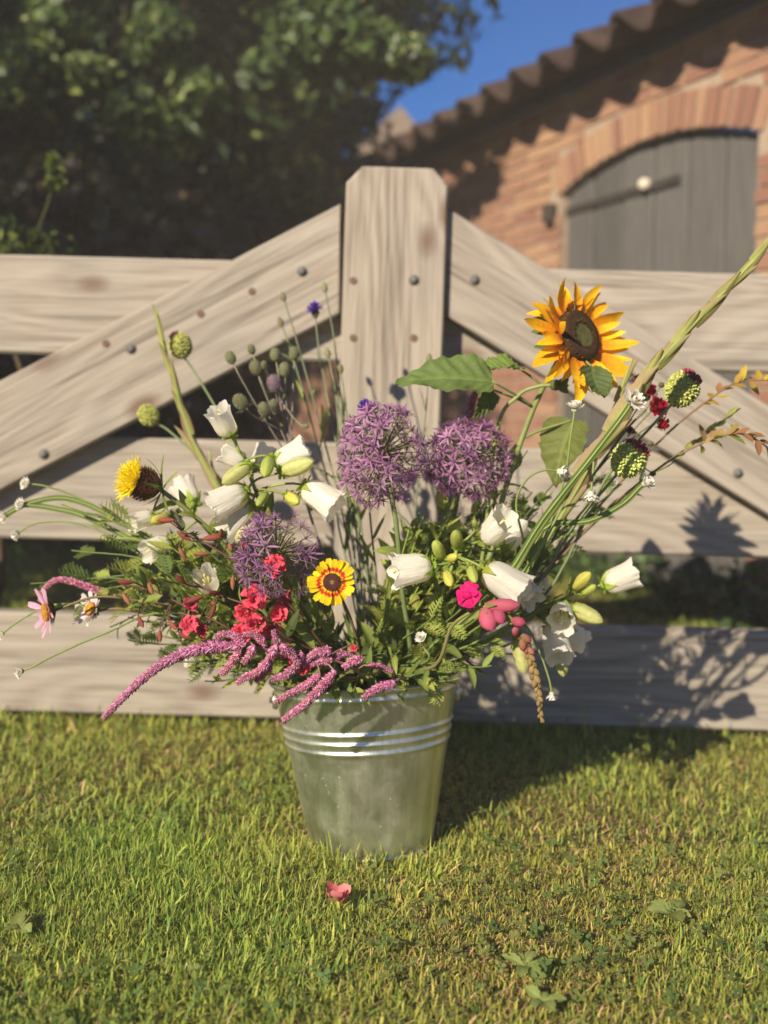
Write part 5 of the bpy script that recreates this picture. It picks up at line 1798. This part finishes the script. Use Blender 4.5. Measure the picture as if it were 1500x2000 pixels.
clarkia('red clarkia with small scattered blossoms and many buds, farthest left of the three', [(620, 1290, 1.64), (520, 1270, 1.60), (430, 1218, 1.60), (350, 1178, 1.62), (290, 1150, 1.63), (235, 1142, 1.65)], 1.61,
    [((372, 1178), 1.59, .013), ((372, 1222), 1.58, .017), ((395, 1232), 1.59, .012), ((590, 1304), 1.56, .013), ((555, 1268), 1.57, .014), ((575, 1290), 1.56, .012)],
    [((305, 1140), (296, 1126)), ((290, 1140), (303, 1158)), ((240, 1160), (258, 1180)), ((258, 1138), (232, 1134)), ((330, 1215), (350, 1226)), ((350, 1238), (375, 1244)), ((385, 1232), (404, 1248)), ((312, 1232), (318, 1250)), ((415, 1175), (424, 1190)), ((270, 1205), (285, 1222))], 16, 3)
clarkia('small red clarkia bud stem at the bucket rim beneath the yellow daisy', [(640, 1290, 1.60), (680, 1262, 1.58), (692, 1268, 1.57)], 1.57, [((690, 1266), 1.565, .006)], [], 3, 4)

# ------------------------------------------------------------------ pink amaranth-like spikes
AM = np.array((0.42, 0.125, 0.25))
def spike_geo(P, r0, r1, seed, dens=1.0, pale=0.0):
    r_ = random.Random(seed)
    P = catmull(P, 8)
    g = G()
    m = len(P)
    rad = [.9 * r0 * min(1, .35 + 6 * i / m) * (1 - i / (m - 1)) + r1 * (i / (m - 1)) for i in range(m)]
    g.add(tube(P, [x * .55 for x in rad], 8, tuple(AM * .45)))
    L = sum((b - a).length for a, b in zip(P, P[1:]))
    n = int(L * 4200 * dens)
    for k in range(n):
        t = (k + r_.random()) / n
        p, tg = along(P, t)
        i = min(m - 2, int(t * (m - 1)))
        rr = rad[i] * r_.uniform(.55, 1.0)
        a = 2.39996 * k
        o = tg.orthogonal().normalized()
        d = o * math.cos(a) + tg.cross(o) * math.sin(a)
        cc = AM * r_.uniform(.7, 1.3)
        u = r_.random()
        if u < .2: cc = np.array((.30, .12, .12)) * r_.uniform(.8, 1.2)
        elif u < .42: cc = np.array((.56, .27, .42))
        cc = cc * (1 - .25 * pale * t) + np.array((.5, .28, .25)) * pale * .35 * t
        s = r0 * r_.uniform(.26, .46) * (1 - .4 * t)
        V, Fc, C = octa((0, 0, 0), 1, cc)
        g.add((V * np.array((s * 1.9, s * .75, s * .65)), Fc, C), frame(unit(d + tg * r_.uniform(.1, .9) + Vector((r_.gauss(0, .3), r_.gauss(0, .3), r_.gauss(0, .3)))), d, p + d * rr))
    return g
def persicaria(label, way, spikes, seed, name='pink_persicaria'):
    pts = [at(*q) for q in way]
    path = stem_to(pts[-1], pts[-1] - pts[-2], pts[:-1])
    th = thing(name, label, 'persicaria', path[0], 'pink persicaria sprays')
    add_stem(th, path, .0026, .0018, (0.16, 0.12, 0.06), (0.30, 0.12, 0.14))
    for i, (sp, y, r0, r1) in enumerate(spikes):
        P = [at(a, b, y) for a, b in sp]
        q = min(path[8:], key=lambda s: (s - P[0]).length)
        if (q - P[0]).length > .006:
            add_stem(th, [q, q.lerp(P[0], .6) + Vector((0, 0, .004)), P[0]], .0013, .0013, (0.26, 0.13, 0.13), name='stalk')
        part('flower_spike', spike_geo(P, r0, r1, seed * 20 + i, 1.0, .6), M_BEAD, th)
    leaves_on(th, path, .45, .95, 6, 'lance', .045, (0, 3), .9, seed + 70)
persicaria('pink persicaria with the longest tail-like spike, sweeping down to the lower left',
    [(650, 1310, 1.60), (560, 1280, 1.54), (490, 1262, 1.52), (455, 1258, 1.51)],
    [([(468, 1262), (425, 1262), (375, 1272), (325, 1292), (280, 1325), (240, 1362), (203, 1401)], 1.50, .0088, .0036),
     ([(478, 1262), (462, 1244), (438, 1238), (420, 1244)], 1.49, .0062, .0035),
     ([(470, 1268), (452, 1295), (432, 1318)], 1.50, .0066, .004),
     ([(496, 1262), (488, 1280), (474, 1296)], 1.49, .0068, .004),
     ([(525, 1290), (505, 1312), (480, 1322), (462, 1335)], 1.49, .0068, .0036),
     ([(530, 1300), (510, 1320), (498, 1330)], 1.51, .0066, .004),
     ([(520, 1262), (498, 1240), (475, 1240)], 1.53, .0062, .0035)], 1)
persicaria('pink persicaria whose middle spikes hang over the left of the zinc rim',
    [(680, 1325, 1.60), (640, 1300, 1.54), (600, 1282, 1.52), (560, 1270, 1.51), (545, 1258, 1.51)],
    [([(655, 1312), (625, 1345), (595, 1375), (552, 1408)], 1.49, .0074, .0040),
     ([(625, 1318), (595, 1340), (565, 1355), (537, 1372)], 1.50, .0066, .0034),
     ([(540, 1262), (530, 1280), (520, 1296)], 1.50, .0078, .004),
     ([(548, 1262), (570, 1278), (585, 1298)], 1.50, .0078, .004),
     ([(575, 1305), (555, 1320), (530, 1326)], 1.49, .0064, .0034),
     ([(590, 1275), (580, 1300), (560, 1312)], 1.51, .0066, .004),
     ([(545, 1262), (538, 1244), (534, 1230)], 1.53, .006, .003)], 2)
persicaria('pink persicaria with short spikes lying along the front of the bucket rim',
    [(720, 1330, 1.62), (690, 1305, 1.55), (660, 1292, 1.53), (640, 1285, 1.52)],
    [([(625, 1282), (642, 1268), (622, 1298)], 1.52, .007, .004), ([(648, 1290), (625, 1290), (605, 1300)], 1.52, .0066, .004),
     ([(645, 1275), (622, 1272), (598, 1290), (590, 1302)], 1.515, .0066, .003),
     ([(708, 1288), (690, 1290), (672, 1306)], 1.50, .0072, .0045), ([(655, 1285), (672, 1276), (690, 1282)], 1.53, .0062, .003),
     ([(720, 1300), (745, 1302), (768, 1312)], 1.55, .0052, .003)], 3)
persicaria('pink persicaria with one spike tip resting on the middle of the rim',
    [(790, 1325, 1.62), (782, 1325, 1.55), (772, 1332, 1.53)], [([(770, 1335), (748, 1340), (726, 1350), (710, 1364)], 1.52, .0072, .0042)], 4)
persicaria('pink persicaria with a single spike rising behind the broad allium',
    [(840, 1260, 1.74), (880, 1050, 1.76), (918, 860, 1.73), (918, 815, 1.72)], [([(917, 815), (920, 790), (928, 768), (942, 758)], 1.72, .0068, .0042)], 5)
persicaria('thin arching pink persicaria spike behind the pale pink daisy',
    [(560, 1270, 1.70), (350, 1190, 1.72), (210, 1160, 1.72)], [([(205, 1160), (160, 1142), (115, 1132), (88, 1150), (78, 1175)], 1.70, .0058, .004)], 6)

# ------------------------------------------------------------------ eryngium
def eryngium():
    way = [(680, 1210, 1.76), (620, 1050, 1.80), (575, 900, 1.84), (550, 800, 1.85), (545, 760, 1.85)]
    pts = [at(*q) for q in way]
    path = stem_to(pts[-1], pts[-1] - pts[-2], pts[:-1])
    th = thing('sea_holly', 'branching sea holly with small bristly grey-green heads at the upper left', 'sea holly', path[0])
    add_stem(th, path, .0032, .0018, (.17, .17, .09), (.22, .14, .17))
    r_ = random.Random(2)
    for i, (x, y, r, yy) in enumerate([(450, 698, .0125, 1.82), (491, 682, .0095, 1.84), (500, 718, .0145, 1.83), (538, 693, .0125, 1.86), (575, 690, .0125, 1.86), (556, 722, .0135, 1.84), (470, 785, .0155, 1.79),
            (535, 748, .016, 1.82), (517, 800, .0145, 1.80), (535, 790, .010, 1.82), (560, 716, .008, 1.88), (598, 832, .006, 1.80), (516, 712, .007, 1.80)]):
        C = at(x, y, yy); r *= .84
        q, _ = along(path, min(1, .80 + .016 * i))
        d = unit(C - q + Vector((0, 0, .05)))
        add_stem(th, hermite(q, (C - q) * .7, C - d * r, d * (C - q).length * .7, 7), .0016, .0012, (.20, .15, .17), (.23, .24, .14), name='stalk')
        g = G()
        cb = np.array((.22, .23, .125)) if i not in (7,) else np.array((.24, .17, .21))
        M0 = frame(d, (0, -1, 0), C)
        g.add(ball((0, 0, 0), (r * 1.1, r * .8, r * .8), 10, 7, tuple(cb * .7)), M0)
        for k in range(130):
            zz = 1 - 2 * (k + .5) / 130; qq = math.sqrt(1 - zz * zz); a = 2.39996 * k
            dd = Vector((zz, qq * math.cos(a), qq * math.sin(a)))
            V, Fc, Cc = octa((0, 0, 0), 1, cb * r_.uniform(.7, 1.35))
            g.add((V * np.array((r * .24, r * .09, r * .09)), Fc, Cc), M0 @ frame(dd, (.3, .2, 1), (dd.x * r * 1.1, dd.y * r * .82, dd.z * r * .82)))
        for k in range(7):
            a = k * .9
            g.add(petal(r * 1.6, r * .3, 3, 2, lambda t: 1 - t * .9, .3, .2, (.20, .22, .11)), M0 @ frame((-.1, math.cos(a), math.sin(a)), (1, 0, 0), (-r, 0, 0)))
        part('bristly_head', g, M_BEAD, th)
    leaves_on(th, path, .7, .99, 9, 'lance', .03, (0, 1), 1.0, 90)
eryngium()

# ------------------------------------------------------------------ cornflowers
def thin(label, name, cat, c, Y, way, head, group=None, cst=(.17, .20, .11), r=(.0022, .0015)):
    C = at(*c, Y)
    pts = [at(*q) for q in way]
    path = stem_to(C, C - pts[-1], pts)
    th = thing(name, label, cat, path[0], group)
    add_stem(th, path, r[0], r[1], cst)
    g = G()
    d = unit(C - pts[-1])
    if head == 'corn':
        g.add(lathe([(-.016, .003), (-.010, .0065), (-.003, .006), (0, .005)], 10, None, (.14, .15, .08)), frame(d, (0, -1, 0), C))
        part('calyx', g, M_LEAF, th)
        pompom(th, C, unit(d + Vector((0, -.35, 0))), .0175, (.105, .04, .40), 5, 60)
    else:
        g.add(lathe([(-.010, .002), (-.004, .0058), (.004, .0055), (.011, .001)], 10, None, (.19, .19, .09)), frame(d, (0, -1, 0), C))
        part('bud', g, M_BEAD, th)
    leaves_on(th, path, .5, .95, 5, 'strap', .06, (0, 1), .35, int(c[0]))
thin('violet-blue cornflower on a tall thin stem before the left brace', 'cornflower', 'cornflower', (615, 606), 2.0, [(705, 1200, 1.86), (680, 1000, 1.92), (650, 830, 1.96), (624, 690, 1.99)], 'corn')
thin('closed cornflower bud, highest of those left of the violet cornflower', 'cornflower_bud', 'cornflower', (553, 580), 2.0, [(700, 1200, 1.86), (668, 1000, 1.92), (625, 830, 1.96), (578, 660, 1.99)], 'bud', 'closed cornflower buds')
thin('closed cornflower bud, lower and nearest the top of the sea holly', 'cornflower_bud', 'cornflower', (548, 629), 2.0, [(695, 1200, 1.86), (655, 1000, 1.92), (610, 830, 1.96), (570, 690, 1.99)], 'bud', 'closed cornflower buds')
thin('closed cornflower bud against the edge of the gate post', 'cornflower_bud', 'cornflower', (634, 562), 2.0, [(710, 1200, 1.86), (692, 1000, 1.92), (668, 800, 1.96), (652, 660, 1.99)], 'bud', 'closed cornflower buds')
thin('violet cornflower peeping out above the tallest allium', 'cornflower', 'cornflower', (716, 800), 1.74, [(740, 1200, 1.76), (722, 1000, 1.75), (716, 880, 1.74)], 'corn')
thin('small faded cornflower before the lower half of the gate post', 'cornflower', 'cornflower', (838, 700), 2.0, [(790, 1200, 1.84), (815, 960, 1.92), (832, 800, 1.98)], 'bud')
for i, (a, b, c) in enumerate([((665, 720), (690, 900), (705, 1090)), ((640, 690), (680, 880), (712, 1080)), ((672, 905), (690, 1010), (720, 1140)), ((655, 760), (668, 900), (690, 1060)), ((700, 960), (708, 1050), (728, 1170))]):
    thin(['thin grey-green stem with a bud, tallest but one before the gate post', 'thin grey-green stem farthest left and highest of those before the gate post', 'short thin stem leaning right before the foot of the gate post', 'thin stem with a bud just left of the gate post at middle height', 'shortest thin grey-green stem, right below the tallest allium'][i], 'thin_stem', 'flower stem', a, 1.96, [(*(c[0] + 12, 1220), 1.82), (*c, 1.86), (*b, 1.92)], 'bud', 'thin stems before the gate post')

# ------------------------------------------------------------------ right hand sprigs: grassy tip, yellow fern-like leaf, rust sprig
way = [(970, 1210, 1.72), (1130, 1050, 1.74), (1260, 935, 1.75), (1350, 870, 1.75), (1400, 830, 1.75), (1446, 797, 1.75)]
pts = [at(*q) for q in way]
path = stem_to(pts[-1], pts[-1] - pts[-2], pts[:-1])
th = thing('bud_stalk', 'long dark green stalk with a pale green tip reaching over the right brace', 'stalk', path[0])
add_stem(th, path, .0034, .0016, (.07, .10, .04), (.26, .30, .09))
for k in range(6):
    p, tg = along(path, .86 + .022 * k)
    put_leaf(th, LEAVES['lance'][4 + k % 2], p, unit(tg + Vector((0, 0, .25 if k % 2 else -.2))), (0, -1, .2), .03)
leaves_on(th, path, .5, .85, 10, 'strap', .06, (0, 3), .5, 95)
# branchlet ending at right edge
def edge_sprig(label, name, way, tipc, seed, n):
    pts = [at(*q) for q in way]
    path = stem_to(pts[-1], pts[-1] - pts[-2], pts[:-1])
    th = thing(name, label, 'sprig', path[0])
    add_stem(th, path, .003, .0012, (.09, .09, .04), (.28, .16, .09))
    r_ = random.Random(seed)
    for k in range(n):
        p, tg = along(path, .87 + .13 * k / n)
        g = G()
        d = unit(tg * .6 + Vector((r_.gauss(0, .6), r_.gauss(0, .6), r_.gauss(0, .6))))
        g.add(petal(r_.uniform(.018, .034), .012, 4, 2, None, r_.uniform(-1, 1), .3, tuple(np.array(r_.choice(tipc)) * r_.uniform(.8, 1.2))), frame(d, (0, -.6, .8), p))
        part('leaf', g, M_LEAF, th)
edge_sprig('yellow-green leafy sprig with rust-red edges, cut by the right edge of the photo', 'rusty_sprig', [(980, 1210, 1.70), (1160, 1020, 1.70), (1300, 905, 1.69), (1400, 855, 1.68), (1460, 850, 1.67), (1520, 890, 1.66)], [(.28, .30, .05), (.34, .16, .07), (.38, .24, .10)], 3, 26)
edge_sprig('yellow flat sprig with rusty stalks at the right edge before the brace', 'yellow_sprig', [(975, 1215, 1.72), (1160, 1000, 1.74), (1300, 850, 1.74), (1400, 770, 1.74), (1450, 745, 1.74), (1530, 742, 1.74)], [(.50, .36, .04), (.45, .30, .05), (.36, .20, .08)], 4, 18)

# ------------------------------------------------------------------ greenery that fills the bouquet
MARKS = [('the yellow knapweed', 250, 930), ('the half spent allium', 545, 1080), ('the yellow ringed daisy', 648, 1137), ('the tallest allium', 745, 890), ('the broad allium', 915, 895),
    ('the sunflower', 1132, 655), ('the lower right drumstick allium', 1230, 895), ('the drooping snapdragon tip', 1052, 1370), ('the magenta open flower', 915, 1160), ('the white bell pointing left', 797, 1110),
    ('the pale pink daisy', 80, 1197), ('the small white daisy', 178, 1190), ('the longest pink tail spike', 300, 1310), ('the largest red clarkia cluster', 495, 1195), ('the left end of the rim', 545, 1335),
    ('the right end of the rim', 880, 1320), ('the white bell farthest right', 1215, 1130), ('the white bells low at the right', 1085, 1250), ('the white bells by the left spike', 440, 985), ('the middle of the rim', 710, 1340),
    ('the pink spikes over the rim', 610, 1330), ('the farthest red clarkia blossoms', 372, 1215), ('the curling everlasting', 1096, 922), ('the nodding everlasting', 1154, 968), ('the low white bells behind the knapweed', 290, 1040),
    ('the foot of the gate post', 690, 1180), ('the top white bell of the middle stem', 970, 1025), ('the big drooping middle bell', 985, 1140)]
USED = set()
def sprig_label(kind, x, y):
    adj = {'feather': 'feathery', 'lance': 'narrow-leaved', 'oval': 'oval-leaved', 'strap': 'grass-like'}[kind]
    m = sorted(MARKS, key=lambda q: (q[1] - x) ** 2 + (q[2] - y) ** 2)
    for nm, mx, my in m[:4]:
        dx, dy = x - mx, y - my
        rel = ('right of' if dx > 0 else 'left of') if abs(dx) > abs(dy) else ('below' if dy > 0 else 'above')
        for lb in ('%s green sprig just %s %s' % (adj, rel, nm), '%s green sprig between %s and %s' % (adj, m[0][0], nm if nm != m[0][0] else m[1][0])):
            if lb not in USED and len(lb.split()) <= 16:
                USED.add(lb)
                return lb
    return '%s green sprig among the others near %s' % (adj, m[0][0])
def sprig(label, tip, Y, kind, n, size, tones, seed, group, way=None, t0=.38, c=GREEN, spread=.9, r=.0024):
    P = at(*tip, Y)
    path = stem_to(P, None or unit(P - RC + Vector((0, 0, .06))), [at(*q) for q in way] if way else None, k=.85)
    th = thing('leafy_sprig', sprig_label(kind, *tip), 'foliage sprig', path[0], group)
    add_stem(th, path, r, .0011, c)
    leaves_on(th, path, t0, .99, n, kind, size, tones, spread, seed)
    return th
q = 0
LEFT = [(330, 1010), (380, 1080), (300, 1080), (350, 1130), (260, 1120), (420, 1020), (290, 1190), (360, 1260), (430, 1310), (250, 1205), (330, 1290), (400, 1330), (450, 1190), (230, 1160), (480, 1140), (400, 1230), (310, 1240), (470, 1310)]
LEFT += [(280, 1060), (345, 1085), (310, 1110), (390, 1135), (360, 1200), (420, 1270), (270, 1165), (450, 1250), (380, 1300), (250, 1250), (480, 1090), (430, 1095)]
for i, t in enumerate(LEFT):
    kd = ('feather', 'lance', 'feather', 'lance', 'oval')[i % 5]
    sprig('green leafy sprig in the left fan of the bouquet around the red clarkia', t, 1.64 + .14 * ((i * 7) % 5) / 5, kd, 13 if kd == 'feather' else 12, .055 if kd == 'feather' else .052, (1, 2, 2) if i % 3 else (0, 1, 2), 100 + i, 'green sprigs around the red clarkia')
CORE = [(560, 1180), (600, 1230), (640, 1210), (600, 1290), (660, 1270), (730, 1250), (700, 1200), (760, 1200), (620, 1150), (720, 1290), (780, 1270), (560, 1260), (520, 1210), (650, 1310)]
CORE += [(585, 1210), (690, 1240), (740, 1215), (530, 1290), (610, 1265), (750, 1290)]
for i, t in enumerate(CORE):
    kd = ('lance', 'oval', 'lance', 'strap')[i % 4]
    sprig('dark green leafy sprig low in the middle just above the bucket rim', t, 1.62 + .16 * ((i * 3) % 5) / 5, kd, 9, .050 if kd != 'strap' else .09, (0, 1, 3, 1), 200 + i, 'green sprigs above the bucket rim', t0=.45)
RIGHT = [(850, 1200), (900, 1240), (860, 1290), (930, 1270), (880, 1310), (960, 1300), (830, 1240), (980, 1250), (1020, 1230), (800, 1190), (900, 1190), (950, 1230), (870, 1330), (1000, 1180)]
for i, t in enumerate(RIGHT):
    kd = ('feather', 'feather', 'lance')[i % 3]
    sprig('fine-cut green sprig spilling over the right of the bucket rim', t, 1.60 + .14 * ((i * 3) % 5) / 5, kd, 13, .045, (0, 1, 1), 300 + i, 'green sprigs over the right rim', t0=.35)
BACK = [(820, 1000), (860, 1010), (900, 1000), (800, 1060), (950, 980), (1000, 900), (1040, 960), (990, 980), (1050, 1000), (1080, 960), (930, 1060), (1100, 1020), (1030, 880)]
BACK += [(780, 1010), (840, 1040), (880, 970), (920, 1020), (970, 1010), (1010, 1010)]
for i, t in enumerate(BACK):
    kd = ('oval', 'lance', 'feather')[i % 3]
    sprig('green leafy sprig behind the alliums and the middle white bells', t, 1.72 + .12 * ((i * 3) % 5) / 5, kd, 12, .062, (0, 1, 2), 400 + i, 'green sprigs behind the alliums', t0=.40)
RIMS = [(585, 1345), (640, 1352), (690, 1352), (740, 1345), (860, 1345), (890, 1335), (905, 1310), (560, 1325)]
for i, t in enumerate(RIMS):
    sprig('', t, 1.555 + .03 * (abs(t[0] - 712) / 170) ** 2 * 3, ('lance', 'oval', 'lance')[i % 3], 7, .036, (0, 1, 2), 700 + i, 'sprigs hanging over the rim', way=[((t[0] + 712) / 2, 1318, 1.64)], t0=.62)
FRONT = [(800, 1030), (830, 1000), (850, 1040), (790, 1100), (820, 1140), (860, 1120), (900, 1060), (880, 1000), (760, 1120), (930, 1090), (810, 1210), (850, 1160), (590, 1150), (440, 1080), (380, 1060), (310, 1050), (420, 1130), (350, 1150)]
for i, t in enumerate(FRONT):
    sprig('', t, 1.66 + .03 * (i % 3), ('oval', 'lance', 'feather')[i % 3], 11, .050, (1, 2, 2), 800 + i, 'bright sprigs filling the bouquet', t0=.42, c=YGREEN)
FARR = [(1140, 1010), (1190, 1000), (1090, 1080), (1130, 1075), (1050, 1090), (1215, 945), (1160, 930), (1120, 900), (1060, 1270), (1040, 1160), (1100, 1160)]
for i, t in enumerate(FARR):
    kd = ('strap', 'feather')[i % 2]
    sprig('thin dark sprig in the right fan below the gladiolus spike', t, 1.70 + .10 * ((i * 3) % 5) / 5, kd, 9, .050, (0, 3), 500 + i, 'thin sprigs in the right fan', t0=.45, c=DGREEN)
LFAR = [(120, 985), (170, 1000), (200, 1045), (60, 1140), (150, 1160), (140, 1075), (215, 1225), (170, 1130)]
for i, t in enumerate(LFAR):
    sprig('long thin green sprig reaching out to the left edge before the gate rail', t, 1.74, ('strap', 'feather')[i % 2], 8, .06, (1, 2), 600 + i, 'long thin sprigs at the left', way=[(520, 1240, 1.70), ((t[0] + 520) / 2 - 20, (t[1] + 1240) / 2 - 55, 1.73)], t0=.5, spread=.4, r=.003)

# ------------------------------------------------------------------ on the lawn
C = at(657, 1752, 1.0)
u, v = ray(657, 1752)
Yg = (H - 0.020) / v
C = Vector((u * Yg, Yg, 0.016))
fb = thing('fallen_blossom', 'single pink fallen blossom lying on the lawn before the bucket', 'blossom', C)
r_ = random.Random(4)
for k in range(7):
    a = k * .95
    me = G().add(petal(.020, .018, 6, 5, lambda t: max(.15, math.sin(math.pi * (.15 + .7 * t)) ** .6), .9, .3, (0.72, 0.24, 0.25) if k % 3 else (.60, .13, .15), .08, 9, k)).mesh('petal')
    me.materials.append(M_PETAL)
    link('petal', me, None, fb, frame((math.cos(a), math.sin(a), r_.uniform(.1, .7)), (r_.gauss(0, .3), -.3, 1), C + Vector((r_.gauss(0, .004), r_.gauss(0, .004), .006 * (k % 2)))))

def weed(label, px_, py_, n, L, seed, W=.42):
    u, v = ray(px_, py_)
    y = H / v
    C = Vector((u * y, y, 0))
    th = thing('broadleaf_weed', label, 'weed', C, 'flat broad-leaved weeds in the turf')
    r_ = random.Random(seed)
    for k in range(n):
        a = 2 * math.pi * k / n + r_.uniform(-.4, .4)
        cc = np.array(r_.choice([(.24, .29, .085), (.29, .33, .10), (.22, .26, .07)]))
        me = G().add(petal(1, W, 14, 4, lambda t: max(.08, math.sin(math.pi * min(1, t ** 1.3 * .93 + .05)) * (1 + .28 * (((t * 5) % 1) - .5))), -.7, .2, lambda t, s: tuple(cc * (1.3 if abs(s) < .1 else 1)), .05, 7, k)).mesh('leaf')
        me.materials.append(M_LEAF)
        link('leaf', me, None, th, frame((math.cos(a), math.sin(a), .55), (-.2, -.3, 1), C + Vector((0, 0, .012)), L * .72 * r_.uniform(.6, 1.2)))
weed('lobed broad-leaved weed rosette in the turf near the lower edge, right of the middle', 1025, 1905, 6, .055, 1)
weed('broad-leaved weed with rounded leaves in the turf at the right', 1310, 1800, 7, .05, 2, .6)
weed('small pale broad-leaved weed in the turf at the lower left edge', 40, 1830, 5, .042, 3, .6)
weed('tiny broad-leaved weed in the turf at the bottom, below the lobed rosette', 1060, 1975, 5, .04, 4, .5)
